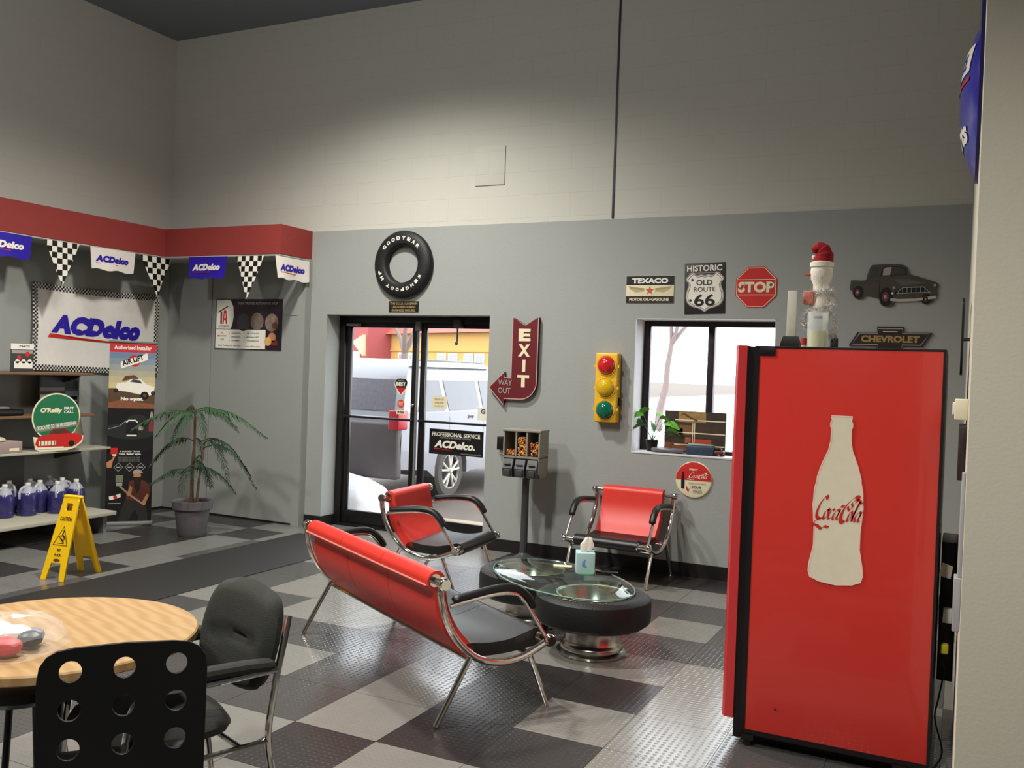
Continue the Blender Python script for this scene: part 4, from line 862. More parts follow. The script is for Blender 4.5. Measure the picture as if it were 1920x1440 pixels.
def frond(az, base, L, rise, drop, mt, dens=1.0):
    mb = MB(); d = Vector((cos(az), sin(az), 0)); s = Vector((-sin(az), cos(az), 0)); B = Vector(base)
    pts = [B+d*L*q+Vector((0, 0, rise*sin(pi*min(1, q*1.1))-drop*q*q)) for q in [i/14 for i in range(15)]]
    mb.tube(pts, [.006*(1-.8*i/14) for i in range(15)], 5); rnd = random.Random(int(az*100+base[2]*50))
    N = int(34*dens)
    for i in range(N):
        q = .18+.82*i/N; k = q*14; i0 = min(13, int(k)); p = pts[i0].lerp(pts[i0+1], k-i0)
        l_ = (.105-.05*abs(q-.5))*(1.0 if q < .85 else .6)
        for sg in (-1, 1):
            dr = (s*sg*(.45+.2*rnd.random())+d*(.35+.3*rnd.random())+Vector((0, 0, -.7-.35*rnd.random()))).normalized()
            e = p+dr*l_*(.7+.4*rnd.random()); wv = d*.0055; mid = p.lerp(e, .5)+Vector((0, 0, .012))
            up = Vector((0, 0, .004))
            for a_, b_ in ((p, mid), (mid, e)):
                k1 = 1; k2 = 1 if b_ is mid else .15
                v = [mb.b.verts.new(x) for x in (a_-wv*k1, a_+up, a_+wv*k1, b_+wv*k2, b_+up*k2, b_-wv*k2)]
                mb.face([v[0], v[1], v[4], v[5]]); mb.face([v[1], v[2], v[3], v[4]])
    return mb.build('frond', mt, t, 60)
# azimuth measured in world; image right is about (.9,.44), left is about (-.9,-.44)
for az, L, rise, drop, z in ((28, .66, .06, .22, 1.13), (200, .60, .04, .17, 1.12), (-30, .34, .05, .25, 1.13), (60, .40, .05, .20, 1.15), (150, .35, .05, .1, 1.15), (-75, .36, .04, .28, 1.12), (5, .45, .06, .12, 1.14), (250, .35, .03, .2, 1.12)):
    frond(R(az), (0, 0, z), L, rise, drop, ndl)
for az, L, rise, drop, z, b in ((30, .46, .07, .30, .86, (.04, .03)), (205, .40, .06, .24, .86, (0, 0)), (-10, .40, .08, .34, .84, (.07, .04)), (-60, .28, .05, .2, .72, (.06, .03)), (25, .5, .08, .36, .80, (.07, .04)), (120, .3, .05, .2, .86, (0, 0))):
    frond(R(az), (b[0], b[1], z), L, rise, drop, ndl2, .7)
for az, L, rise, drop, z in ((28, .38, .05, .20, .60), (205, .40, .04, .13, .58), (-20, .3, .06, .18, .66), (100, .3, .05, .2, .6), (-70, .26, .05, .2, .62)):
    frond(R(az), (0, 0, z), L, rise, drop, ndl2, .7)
# ------------------------------------------------------------------ wet floor sign
t = thing('wet_floor_sign', 'yellow folding wet floor caution sign', 'caution sign', (-5.79, 4.64, 0), R(8))
def panel(sg):
    hw0, hw1, Hh = .105, .068, .60
    out = [(-hw0, 0), (-hw0+.045, 0), (-hw0+.062, .125), (hw0-.062, .125), (hw0-.045, 0), (hw0, 0), (hw1, Hh-.03), (hw1, Hh), (-hw1, Hh), (-hw1, Hh-.03)]
    hole = rrect(-.03, Hh-.10, .03, Hh-.045, .008, 3)
    o = plate_mesh('panel', out, [hole], .012, yellow_pl, t); tilt = math.atan2(.165, .575)
    # plate lies in local xy: rotate upright then lean
    o.rotation_euler = (pi/2-sg*tilt if sg < 0 else pi/2-tilt*-1, 0, 0)
    o.rotation_euler = ((pi/2-tilt) if sg < 0 else (pi/2+tilt), 0, 0); o.location = (0, sg*.178, .0)
    a = Art(0, (lambda u, v, d: (u, v, .0075+d)) if sg < 0 else (lambda u, v, d: (-u, v, -.0075-d)))
    a.text('CAUTION', -.052, .425, .104, .03, black_print, bold=.03); tr = [(-.062, .25), (.062, .25), (0, .385)]; a.ring(tr, .010, black_print)
    a.nib([(.005, .345), (.0, .32), (-.015, .30)], .006, .006, black_print, 2, 3); a.nib([(.0, .325), (.02, .31), (.025, .29)], .004, .004, black_print, 2, 3); a.nib([(-.01, .30), (.01, .285), (.025, .27)], .004, .004, black_print, 2, 3); a.nib([(-.015, .3), (-.02, .315)], .003, .003, black_print, 2, 2); a.poly(circ(.007, .353, .006, 8), black_print, 2); a.rect(-.03, .262, .03, .266, black_print, 2)
    a.text('WET', -.018, .205, .036, .02, black_print, bold=.04); a.text('FLOOR', -.028, .17, .056, .02, black_print, bold=.04); a.poly(circ(0, .143, .03, 20, ry=.011), brown_print, 1)
    a.build('lettering', o)
panel(-1); panel(1)
MB().box((-.073, -.022, .565), (.073, .022, .59), .008).build('hinge_cap', yellow_pl, t)
# ------------------------------------------------------------------ round table, bag, chairs in front
wood = mat('light_oak', (214, 168, 106), .42, 0, .04, 5); nt = wood.node_tree
g = nt.nodes.new('ShaderNodeTexWave'); g.inputs['Scale'].default_value = 5; g.inputs['Distortion'].default_value = 5; g.inputs['Detail'].default_value = 4; g.inputs['Detail Scale'].default_value = .6; mp = nt.nodes.new('ShaderNodeMapping'); tcw = nt.nodes.new('ShaderNodeTexCoord')
mp.inputs['Scale'].default_value = (.5, 6, 1); mp.inputs['Rotation'].default_value = (0, 0, R(-12)); nt.links.new(tcw.outputs['Object'], mp.inputs[0]); nt.links.new(mp.outputs[0], g.inputs[0]); mxx = nt.nodes.new('ShaderNodeMix'); mxx.data_type = 'RGBA'; mxx.inputs[6].default_value = lin((180, 146, 100))+(1,); mxx.inputs[7].default_value = lin((166, 130, 84))+(1,); nt.links.new(g.outputs[0], mxx.inputs[0]); nt.links.new(mxx.outputs[2], nt.nodes['Principled BSDF'].inputs['Base Color'])
t = thing('round_table', 'round light oak topped table at the lower left', 'table', (-2.672, 2.075, 0))
MB().lathe([(.001, .668), (.45, .668), (.458, .673), (.458, .695), (.453, .70), (.001, .70)], n=96).build('tabletop', wood, t, 30)
mb = MB(); mb.lathe([(.04, .02), (.04, .668)], n=20)
for k in range(4): mb.tube([(0, 0, .05), (.34*cos(pi/2*k+.4), .34*sin(pi/2*k+.4), .02)], .02, 8)
mb.build('pedestal', black_metal, t)
t = thing('plastic_bag', 'clear plastic bag with white, red and black contents on the table', 'bag', (-2.60, 1.86, .701), R(25)); t.scale = (1.3, 1.3, 1.7)
cont = [(white_pl, (-.05, .0, .02), .04), (white_pl, (-.0, .04, .02), .035), (mat('bag_red', (196, 44, 48), .5), (.02, -.04, .018), .032), (mat('bag_red', (0, 0, 0)), (-.02, -.055, .015), .028), (black_pl, (.045, .02, .02), .026), (mat('bag_grey', (110, 116, 130), .5), (.03, .055, .018), .026), (white_pl, (-.06, .055, .02), .04), (white_pl, (-.08, -.03, .02), .035)]
for m_, c_, r_ in cont: MB().ball(c_, r_, 10, (1.2, 1, .55)).build('wrapped_item', m_, t)
mb = MB(); rnd = random.Random(3); rg = []
for k, (r_, z) in enumerate(((.10, .0), (.125, .012), (.12, .035), (.09, .055), (.05, .064), (.01, .062))): rg.append([Vector((r_*(1+.18*rnd.random())*cos(2*pi*i/26), r_*(1+.25*rnd.random())*.85*sin(2*pi*i/26), max(0.0, z+.012*(rnd.random()-.5)*(k > 0)))) for i in range(26)])
mb.rings(rg, caps=True).build('film', mat('clear_film', (250, 250, 250), .12, 0, 0, alpha=.13, spec=1), t, 20)
# perforated plywood chair
t = thing('perforated_chair', 'black chair with round holes in its back, nearest the camera', 'chair', (-1.935, 1.72, 0), R(-90+139))
blk = mat('black_lacquer', (12, 12, 12), .35)
Hs = [circ(x, z, .028, 20) for x in (-.128, 0, .128) for z in (.03, -.067, -.164)]
o = plate_mesh('backrest', c2([(-.215, -.30), (-.207, .04), (-.195, .075), (-.16, .098), (-.10, .102), (.0, .105), (.10, .102), (.16, .098), (.195, .075), (.207, .04), (.215, -.30)], 3, True) if 0 else [(-.2, -.30), (-.205, .01), (-.2, .045), (-.185, .068), (-.16, .082), (-.12, .088), (0, .092), (.12, .088), (.16, .082), (.185, .068), (.2, .045), (.205, .01), (.2, -.30)], Hs, .012, blk, t)
o.rotation_euler = (pi/2-R(6), 0, 0); o.location = (0, .0, .777)
mb = MB(); mb.prismx(c2([(.02, .485), (.02, .45), (.06, .425), (.2, .42), (.4, .435), (.43, .43), (.43, .418), (.2, .405), (.05, .41), (.005, .44)], 3, True), -.2, .2); mb.build('seat', blk, t)
for sx_ in (-1, 1):
    MB().tube([(sx_*.15, .06, .41), (sx_*.2, -.02, 0)], .011, 10).build('leg', chrome, t); MB().tube([(sx_*.15, .36, .41), (sx_*.2, .42, 0)], .011, 10).build('leg', chrome, t)
# upholstered armchair beside the table
fab = mat('charcoal_fabric', (46, 47, 42), .9, 0, .1, 60, .3, 250)
def fabric_chair(loc, rz, label):
    t = thing('fabric_armchair', label, 'chair', loc, rz)
    def pad(nx, nz, W_, Hh, th, top_r, f): 
        mb = MB(); rows = []
        for j in range(nz+1):
            v = -1+2*j/nz
            for_row = []
            for i in range(nx+1):
                u = -1+2*i/nx; for_row.append((u, v))
            rows.append(for_row)
        def sup(u, v): # squircle disc mapping
            k = .6; k = .7; return (u*((1-k)+k*(1-v*v/2)**.5), v*((1-k)+k*(1-u*u/2)**.5))
        F = [[None]*(nx+1) for _ in range(nz+1)]; B = [[None]*(nx+1) for _ in range(nz+1)]
        for j in range(nz+1):
            for i in range(nx+1):
                u, v = rows[j][i]; a_, b_ = sup(u, v); e = max(0, (1-abs(u)**6)*(1-abs(v)**6))**.4
                crease = .018*math.exp(-((b_+.02+.12*a_)/.07)**2)*(abs(a_) < .62)
                F[j][i] = mb.b.verts.new(f(a_*W_/2, b_*Hh/2, th/2*e-crease if th > 0 else 0)); B[j][i] = F[j][i] if (i in (0, nx) or j in (0, nz)) else mb.b.verts.new(f(a_*W_/2, b_*Hh/2, -th/2*e))
        for j in range(nz):
            for i in range(nx): mb.face([F[j][i], F[j][i+1], F[j+1][i+1], F[j+1][i]]); mb.face([B[j+1][i], B[j+1][i+1], B[j][i+1], B[j][i]])
        return mb
    # back: reclined, wraps forward at sides
    bk = lambda a, b, d: Vector((a, -.03-b*.22+d+a*a*.35, .655+b*.97))
    pad(20, 16, .49, .37, .085, 0, bk).build('backrest', fab, t, 60)
    st = lambda a, b, d: Vector((a, .30+b, .43+d-.25*b*b+.02*b))
    pad(20, 16, .48, .48, .085, 0, st).build('seat', fab, t, 60)
    for s in (-1, 1):
        x = s*.245
        MB().tube(crom([(x, -.065, .76), (x, -.045, .66), (x, -.02, .53), (x, .0, .36), (x, -.03, .18), (x, -.05, .005)], 5), .0115, 10).build('leg', chrome, t)
        MB().tube(crom([(x, -.03, .585), (x, .2, .585), (x, .42, .585), (x, .47, .5), (x, .49, .25), (x, .5, .005)], 5), .0115, 10).build('leg', chrome, t)
        MB().tube(crom([(x, -.01, .605), (x, .1, .615), (x, .25, .62), (x, .40, .62), (x, .44, .61)], 4), [.015]+[.022]*15+[.014], 10, sx=1.3).build('armrest', fab, t)
        MB().tube([(x, .0, .35), (x, .49, .35)], .010, 8).build('seat_rail', chrome, t)
    MB().tube([(-.245, .1, .35), (.245, .1, .35)], .01, 8).build('seat_rail', chrome, t)
    return t
fabric_chair((-2.27, 2.50, 0), R(-110-90), 'charcoal upholstered armchair with chrome frame beside the round table')
t = thing('padded_stool', 'black padded stool tucked under the round table', 'stool', (-2.98, 2.2, 0))
MB().lathe([(.001, .40), (.17, .40), (.19, .42), (.185, .45), (.15, .465), (.001, .47)], n=32).build('seat', black_vinyl, t)
for k in range(4): MB().tube([(.12*cos(pi/2*k+.6), .12*sin(pi/2*k+.6), .40), (.17*cos(pi/2*k+.6), .17*sin(pi/2*k+.6), 0)], .012, 8).build('leg', black_metal, t)
# ------------------------------------------------------------------ vending machine (origin at the near corner of the cabinet side)
t = thing('vending_machine', 'tall red vending machine with white bottle silhouette on its side', 'vending machine', (-.82, 4.10, 0), R(0))
vm = mat('red_enamel', (198, 50, 42), .28, coat=.3, noise=.02)
MB().box((.02, .0, .075), (.755, .88, 1.757), .003).build('cabinet', vm, t)
mb = MB(); mb.box((.0, -.002, .07), (.022, .88, 1.76)); mb.box((.752, -.003, .07), (.762, .88, 1.765)); mb.box((.0, -.002, 1.755), (.76, .88, 1.765), .002); mb.box((.02, -.004, 1.722), (.09, .0, 1.757), .002); mb.box((.0, .0, .055), (.76, .88, .077)); mb.box((-.032, .01, .03), (.0, .87, 1.76)); mb.build('cabinet_trim', mat('black_gasket', (20, 12, 16), .4), t)
mb = MB(); mb.prismz([(-.032, -.002), (-.07, -.002), (-.085, .02), (-.085, .86), (-.07, .885), (-.032, .885)], .115, 1.765); mb.build('door', mat('door_red_enamel', (190, 52, 54), .3, noise=.02), t)
for x in (.04, .66):
    for y in (.03, .80):
        mb = MB(); mb.box((x-.035, y-.03, .03), (x+.02, y+.03, .058)); mb.tube([(x-.01, y, .03), (x-.01, y, 0)], .02, 12); mb.build('foot', mat('dark_steel', (60, 56, 52), .3, .8), t)
mb = MB(); mb.box((.06, .05, .032), (.72, .84, .056)); mb.build('base_pan', black_metal, t)
a = Art(.0035); bh = [(-.045, .765), (-.043, .755), (-.04, .748), (-.046, .735), (-.046, .72), (-.041, .71), (-.042, .66), (-.05, .62), (-.075, .56), (-.092, .505), (-.093, .49), (-.102, .45), (-.104, .40), (-.106, .385), (-.102, .34), (-.097, .28), (-.097, .21), (-.105, .17), (-.113, .13), (-.115, .10), (-.108, .075), (-.07, .06), (0, .052)]
bot_ = [(x, z) for x, z in bh]+[(-x*.93, z) for x, z in bh[::-1]][1:]
ox, oz = .375, .665
a.poly([(ox+x*.98, oz+z+.045) for x, z in bot_], mat('bottle_cream', (214, 206, 184), .4)); a.ring([(ox+x*.98, oz+z+.045) for x, z in bot_], .005, mat('bottle_edge', (236, 196, 180), .4), 2)
a.poly([(.14, .185), (.155, .195), (.15, .187), (.17, .184)], black_print, 2)
a.build('artwork', t); a = Art(.0035); coke(a, ox-.100, oz+.370, .182, .1, red_print, 3, 1.7); a.build('lettering', t)
mb = MB(); mb.tube([(-.085, .2, .93), (-.11, .2, .93), (-.11, .2, .87)], .012, 8); mb.build('latch', chrome, t)
mb = MB(); mb.lathe([(.001, -.03), (.05, -.028), (.06, -.01), (.06, 0)], (-.085, .30, 1.16), 'x', 24); o = mb.build('button_bezel', mat('green_lit_plastic', (30, 220, 70), .3, emit=1.2), t)
MB().lathe([(.001, -.04), (.035, -.038), (.045, -.02)], (-.085, .30, 1.145), 'x', 20).build('button', black_pl, t)
# clutter behind the machine
t = thing('power_adapter', 'white power adapter hanging behind the vending machine', 'adapter', (-.018, 4.35, .64))
MB().box((-.02, -.02, -.03), (.02, .02, .03), .003).build('housing', white_pl, t)
t = thing('paper_tag', 'crumpled pale paper tag behind the vending machine', 'paper', (-.03, 4.28, .82), R(10))
mb = MB(); mb.rings([[Vector((-.025, 0, .0)), Vector((-.025, .004, .0)), Vector((-.01, .006, .055)), Vector((-.01, .002, .055))], [Vector((.022, .004, -.012)), Vector((.022, .008, -.012)), Vector((.03, .01, .04)), Vector((.03, .006, .04))]]); mb.build('sheet', mat('pale_paper', (188, 176, 160), .8), t)
t = thing('electric_cable', 'black cord looping on the floor behind the vending machine', 'cord', (0, 0, 0))
MB().tube(crom([(-.03, 4.3, .75), (-.04, 4.25, .5), (-.02, 4.3, .42), (-.035, 4.28, .3), (-.045, 4.2, .24), (-.012, 4.22, .1), (-.04, 4.16, .05), (-.03, 4.3, .008)], 5), .004, 6).build('cable', black_pl, t)
MB().box((-.035, 4.24, .50), (-.005, 4.28, .54), .006).build('plug', mat('yellow_plug', (190, 176, 30), .5), t)
t = thing('black_junction_box', 'dark electrical box between the vending machine and the wall', 'box', (-.02, 4.7, .3))
MB().box((-.03, -.15, 0), (.035, .15, .62), .005).build('housing', black_pl, t)
# things standing on the vending machine
t = thing('table_display', 'narrow white upright board on a black base atop the vending machine', 'display', (-.715, 4.38, 1.766))
MB().box((-.02, -.008, .05), (.022, .008, .265), .003).build('board', mat('cream_plastic2', (206, 202, 184), .5), t); mb = MB(); mb.rings([[Vector((x*k, y*k, z)) for x, y in ((-.042, -.03), (.042, -.03), (.042, .03), (-.042, .03))] for k, z in ((1, 0), (1, .02), (.75, .055))]); mb.build('base', black_pl, t)
t = thing('snowman_figure', 'white snowman figurine with red hat and silver tinsel atop the vending machine', 'figurine', (-.60, 4.45, 1.766))
snow = mat('plush_white', (226, 220, 204), .9, 0, .05, 50, .3, 150)
mb = MB(); mb.lathe([(.001, .09), (.035, .10), (.045, .15), (.05, .19), (.044, .235), (.034, .27), (.036, .30), (.047, .325), (.05, .36), (.045, .39), (.034, .40), (.001, .405)], n=24); mb.build('body', snow, t, 60)
mb = MB(); mb.tube(crom([(.002, 0, .395), (.008, 0, .43), (.002, 0, .455), (-.012, 0, .468), (-.028, 0, .46), (-.034, 0, .445)], 4), [.046]*3+[.042]*3+[.036]*4+[.03]*4+[.024]*4+[.016]*3, 14); mb.build('hat', mat('red_felt', (140, 18, 26), .95), t)
MB().lathe([(.044, .375), (.053, .38), (.053, .40), (.044, .405)], n=24, closed=True).build('hat_brim', snow, t)
MB().ball((-.035, -.01, .425), .011, 8).build('pompom', snow, t)
MB().lathe([(.008, 0), (.0005, -.035)], (0, 0, 0), 'x', 8).build('nose', mat('orange_felt', (190, 60, 30), .8), t).location = (-.045, -.01, .345)
MB().box((-.07, -.05, .205), (-.025, -.01, .265), .003).build('gift', mat('red_white_wrap', (206, 120, 104), .6, 0, .5, 90), t)
tin = mat('silver_tinsel', (226, 224, 220), .4, .15, .15, 90)
mb = MB(); rnd = random.Random(5)
path = crom([(-.06, -.03, .25), (.03, -.05, .27), (.055, -.02, .25), (.05, -.04, .2), (-.05, -.05, .17), (-.055, -.03, .1), (.0, -.03, .13), (.06, -.02, .16), (.065, -.01, .08), (.05, .0, .06)], 8)
for p in path:
    for _ in range(22):
        d_ = Vector((rnd.uniform(-1, 1), rnd.uniform(-1, 1), rnd.uniform(-1, 1))).normalized()*rnd.uniform(.012, .036); q = d_.orthogonal().normalized()*.0014
        r2 = d_.cross(q).normalized()*.0014; e = p+d_
        v = [mb.b.verts.new(x) for x in (p+q, p-q*.5+r2, p-q*.5-r2, e)]
        mb.face([v[0], v[1], v[3]]); mb.face([v[1], v[2], v[3]]); mb.face([v[2], v[0], v[3]])
mb.build('tinsel', tin, t, 0)
t = thing('glass_jar', 'clear glass cylinder jar with yellow filling under the snowman', 'jar', (-.592, 4.335, 1.766))
MB().lathe([(.046, .0), (.046, .165), (.042, .165), (.042, .004), (.001, .004), (.001, 0)], n=32).build('jar', mat('clear_jar', (235, 240, 240), .05, 0, 0, alpha=.3, spec=1), t, 40)
MB().lathe([(.001, .005), (.036, .005), (.036, .08), (.001, .082)], n=24).build('filling', mat('yellow_filling', (206, 200, 30), .5, 0, .2, 40), t)
MB().lathe([(.018, .135), (.02, .145), (.001, .146)], n=16).build('lid', black_pl, t)
t = thing('red_candle', 'small red and white candle left of the jar on the machine', 'candle', (-.665, 4.45, 1.766))
MB().lathe([(.015, 0), (.015, .05), (.001, .052)], n=16).build('wax', mat('candle_red', (180, 40, 34), .5), t); MB().lathe([(.018, 0), (.018, .016), (.001, .017)], n=16).build('holder', white_pl, t)
t = thing('black_bottle', 'small black bottle right of the jar on the machine', 'bottle', (-.535, 4.47, 1.766))
MB().lathe([(.018, 0), (.018, .05), (.008, .065), (.008, .08), (.001, .081)], n=16).build('bottle', black_pl, t)
# ------------------------------------------------------------------ window sill things
t = thing('sill_plant', 'small bright green leafy plant in a black pot on the windowsill', 'potted plant', (-2.31, 7.45, .984))
MB().lathe([(.001, 0), (.04, 0), (.055, .095), (.05, .095), (.045, .08), (.001, .08)], n=24).build('pot', black_pl, t)
lf = mat('bright_leaf', (104, 176, 60), .45, 0, .2, 20); lf2 = mat('mid_leaf', (66, 112, 50), .5, 0, .2, 20)
mbs = MB(); rnd = random.Random(9)
for k, (dx, dy, dz, m_) in enumerate(((-.09, -.03, .30, lf), (-.04, .0, .35, lf), (-.11, .0, .24, lf2), (.03, .02, .31, lf), (.08, -.02, .28, lf), (.13, .0, .23, lf), (.16, -.03, .18, lf), (-.06, -.04, .22, lf2), (.02, -.05, .24, lf2), (.1, .03, .24, lf2))):
    mbs.tube(crom([(0, 0, .08), (dx*.3, dy*.4, dz*.6), (dx*.8, dy, dz)], 4), .0025, 5)
    d_ = Vector((dx, dy, -.02)).normalized(); s_ = (Vector((0, 0, 1)).cross(d_).normalized()+Vector((0, 0, .9 if k % 2 else -.9))).normalized(); p = Vector((dx*.8, dy, dz)); mb = MB(); rg = []
    for i in range(7):
        q = i/6; w_ = .034*sin(pi*(q*.9+.05))**.8; c_ = p+d_*.13*q+Vector((0, 0, .02*sin(pi*q)-.02*q*q))
        rg.append([c_-s_*w_, c_+Vector((0, 0, -.004)), c_+s_*w_, c_+Vector((0, 0, .002))])
    mb.rings(rg); mb.build('leaf', m_, t)
mbs.build('stem', lf2, t)
t = thing('picture_panel', 'framed picture of old cars leaning in the window', 'picture', (-1.96, 7.49, .985))
MB().box((-.255, -.006, 0), (.255, .006, .345)).build('board', mat('dark_photo', (58, 46, 36), .5, 0, .5, 12), t)
a = Art(.006)
for q, c_ in (((-.14, .255, .09, .34), (150, 122, 74)), ((-.13, .15, -.01, .23), (120, 84, 50)), ((.0, .13, .2, .22), (66, 50, 40)), ((-.02, .06, .14, .12), (170, 62, 38)), ((-.25, .02, -.02, .08), (120, 70, 44)), ((.02, .02, .2, .07), (176, 54, 36)), ((-.25, .13, -.1, .2), (50, 60, 34)), ((-.08, .07, -.03, .13), (150, 90, 60))):
    a.rect(q[0], q[1], q[2], q[3], mat('photo_%d_tone' % c_[0] if 0 else 'photo_tone_'+''.join(chr(97+v//16) for v in c_), c_, .5, 0, .4, 25), 1)
for z in (.27, .165, .065): a.rect(-.17, z-.002, .25, z+.007, cream_print, 2)
a.nib([(-.13, .30), (-.1, .325), (-.05, .3), (.02, .27)], .004, .006, brown_print, 3); a.rect(-.005, .08, .002, .25, cream_print, 3); a.rect(-.02, .08, -.014, .25, cream_print, 3)
a.build('artwork', t)
t = thing('ash_tray', 'grey oval dish on the windowsill beside the plant', 'dish', (-2.155, 7.40, .984))
mb = MB(); mb.rings([[Vector((.145*k*cos(b), .06*k*sin(b), z)) for b in [2*pi*i/32 for i in range(32)]] for k, z in ((.75, 0), (.98, .012), (1, .026), (.9, .036), (.7, .03), (.4, .026))]); mb.build('dish', mat('grey_stone', (104, 100, 108), .4, 0, .3, 25), t)
t = thing('model_car_box', 'small dark blue patterned box on the windowsill', 'box', (-1.885, 7.41, .984))
MB().box((-.115, -.04, 0), (.115, .04, .075), .01).build('carton', mat('navy_pattern', (44, 58, 76), .5, 0, .7, 60), t); MB().box((-.1, -.03, .075), (.1, .03, .088), .004).build('lid', mat('pale_teal', (140, 158, 150), .5), t)
t = thing('toy_car', 'little dark red and brown toy car at the right of the sill', 'toy', (-1.735, 7.41, .984))
MB().box((-.04, -.03, .01), (.04, .03, .045), .008).build('body', mat('toy_red', (110, 36, 36), .4), t); MB().box((-.025, -.025, .045), (.02, .025, .065), .006).build('cabin', black_pl, t)
for x in (-.025, .025):
    for y in (-.032, .032): MB().lathe([(.001, -.004), (.011, -.004), (.011, .004), (.001, .004)], (x, y, .011), 'y', 12).build('wheel', black_rub, t)
t = thing('pine_cone', 'small brown pine cone in the window corner near the vending machine', 'pine cone', (-1.60, 7.42, .984))
mb = MB(); mb.lathe([(.001, 0), (.02, .008), (.03, .025), (.024, .05), (.01, .068), (.001, .072)], n=12)
for k in range(26): a_ = k*2.4; z_ = .008+k*.0023; r_ = .03*sin(pi*(z_+.01)/.085); mb.box((r_*cos(a_)-.007, r_*sin(a_)-.007, z_-.003), (r_*cos(a_)+.007, r_*sin(a_)+.007, z_+.003))
mb.build('cone', mat('cone_brown', (74, 56, 44), .8, 0, .3, 40), t)
# ------------------------------------------------------------------ outside
mb = MB(); mb.use(mat('asphalt', (92, 82, 74), .8, 0, .2, 3, .3, 30)); mb.poly([(-140, 7.94, -.02), (140, 7.94, -.02), (140, 200, -.02), (-140, 200, -.02)])
struct(mb.build('ground', smooth=0), 'wet asphalt parking lot outside the door')
mb = MB(); mb.box((-7, 7.62, -.06), (.5, 8.6, .0)); struct(mb.build('sidewalk', mat('concrete', (150, 134, 112), .8, 0, .1, 8)), 'concrete walk outside the door')
mb = MB(); rg = []; rnd = random.Random(2)
for i in range(11):
    q = i/10; x = -7.6+2.15*q; hh = .42*(sin(pi*min(1, q*1.0+.0)))**.4*(1+.15*rnd.random())+.01
    rg.append([Vector((x, 8.35+b, z*hh)) for b, z in ((-.28, 0), (-.24, .5), (-.12, .9), (.0, 1), (.15, .95), (.25, .6), (.3, 0))])
mb.rings(rg); tag(mb.build('snow_bank', mat('snow', (214, 214, 220), .8, 0, .04, 10, .5, 20), smooth=60), 'low bank of plowed snow outside the left door pane', 'snow bank')
mb = MB(); mb.use(mat('snow', (0, 0, 0))); mb.poly([(-20, 15, -.01), (140, 15, -.01), (140, 190, -.01), (-20, 190, -.01)]); struct(mb.build('ground_snow', smooth=0), 'snow covered ground seen through the window')
# SUV: rear towards the door, right side towards +x
suv = thing('parked_car', 'silver four door car parked outside the glass door', 'car', (-6.57, 8.72, 0))
sil = mat('silver_paint', (136, 136, 142), .3, .2, .03, 5, coat=.5); dgl = mat('grey_car_glass', (104, 106, 112), .15, 0, .1, 5)
hw = .95
def arch(y, r=.40, z=.36): return [(y+r*cos(b), z+r*sin(b)) for b in [pi+.15-(pi+.3)*i/10 for i in range(11)]][::1]
low = [(.03, .45), (.0, .75), (.04, 1.02)]+[(.2, 1.08), (3.3, 1.05), (4.5, .92), (4.72, .75), (4.72, .38)]+[(4.3, .34)]+arch(3.85)[::-1]+[(2.9, .32), (1.7, .32)]+arch(1.17)[::-1]+[(.6, .40)]
MB().prismx(low, -hw, hw).build('body', sil, suv, 30)
mb = MB(); zt = 1.635
rg = [[Vector((x*hw*k, y, z)) for x, y in ((-1, y0_), (1, y0_), (1, y1_), (-1, y1_))] for k, z, y0_, y1_ in ((.97, 1.03, .08, 3.55), (.86, 1.50, .30, 2.75), (.80, 1.62, .42, 2.5), (.6, 1.655, .6, 2.3))]
mb.rings(rg); mb.build('cabin', sil, suv, 25)
def sidewin(ya, yb, yc, yd, s):
    X = lambda z: s*(hw*(.97-(z-1.03)/.47*.11)+.006)
    mb = MB(); pts = [(ya, 1.09), (yb, 1.09), (yc, 1.46), (yd, 1.46)]
    mb.rings([[Vector((X(z), y, z)) for y, z in pts], [Vector((X(z)-s*.01, y, z)) for y, z in pts]]); mb.build('side_window', dgl, suv)
for s in (-1, 1): sidewin(.42, 1.05, 1.0, .62, s); sidewin(1.15, 1.95, 1.92, 1.1, s); sidewin(2.05, 3.15, 2.62, 2.02, s)
mb = MB(); pts = [(-.78, 1.10), (.78, 1.10), (.70, 1.46), (-.70, 1.46)]; mb.rings([[Vector((x, .08+(z-1.03)*.468+o_, z)) for x, z in pts] for o_ in (-.008, .004)]); mb.build('rear_window', mat('dark_car_glass', (92, 88, 98), .3, 0, .3, 30), suv)
mb = MB(); mb.box((-hw-.0, -.07, .34), (hw, .06, .98), .04); mb.build('rear_bumper', mat('dark_bumper', (84, 76, 78), .6, 0, .15, 6), suv)
MB().box((-.3, -.085, .62), (.3, -.05, .78), .01).build('plate_recess', mat('dark_bumper', (92, 86, 90)), suv)
for s in (-1, 1): MB().box((s*.9-.07, -.085, .90), (s*.9+.07, .12, 1.12), .02).build('tail_light', mat('tail_red', (170, 30, 44), .3), suv)
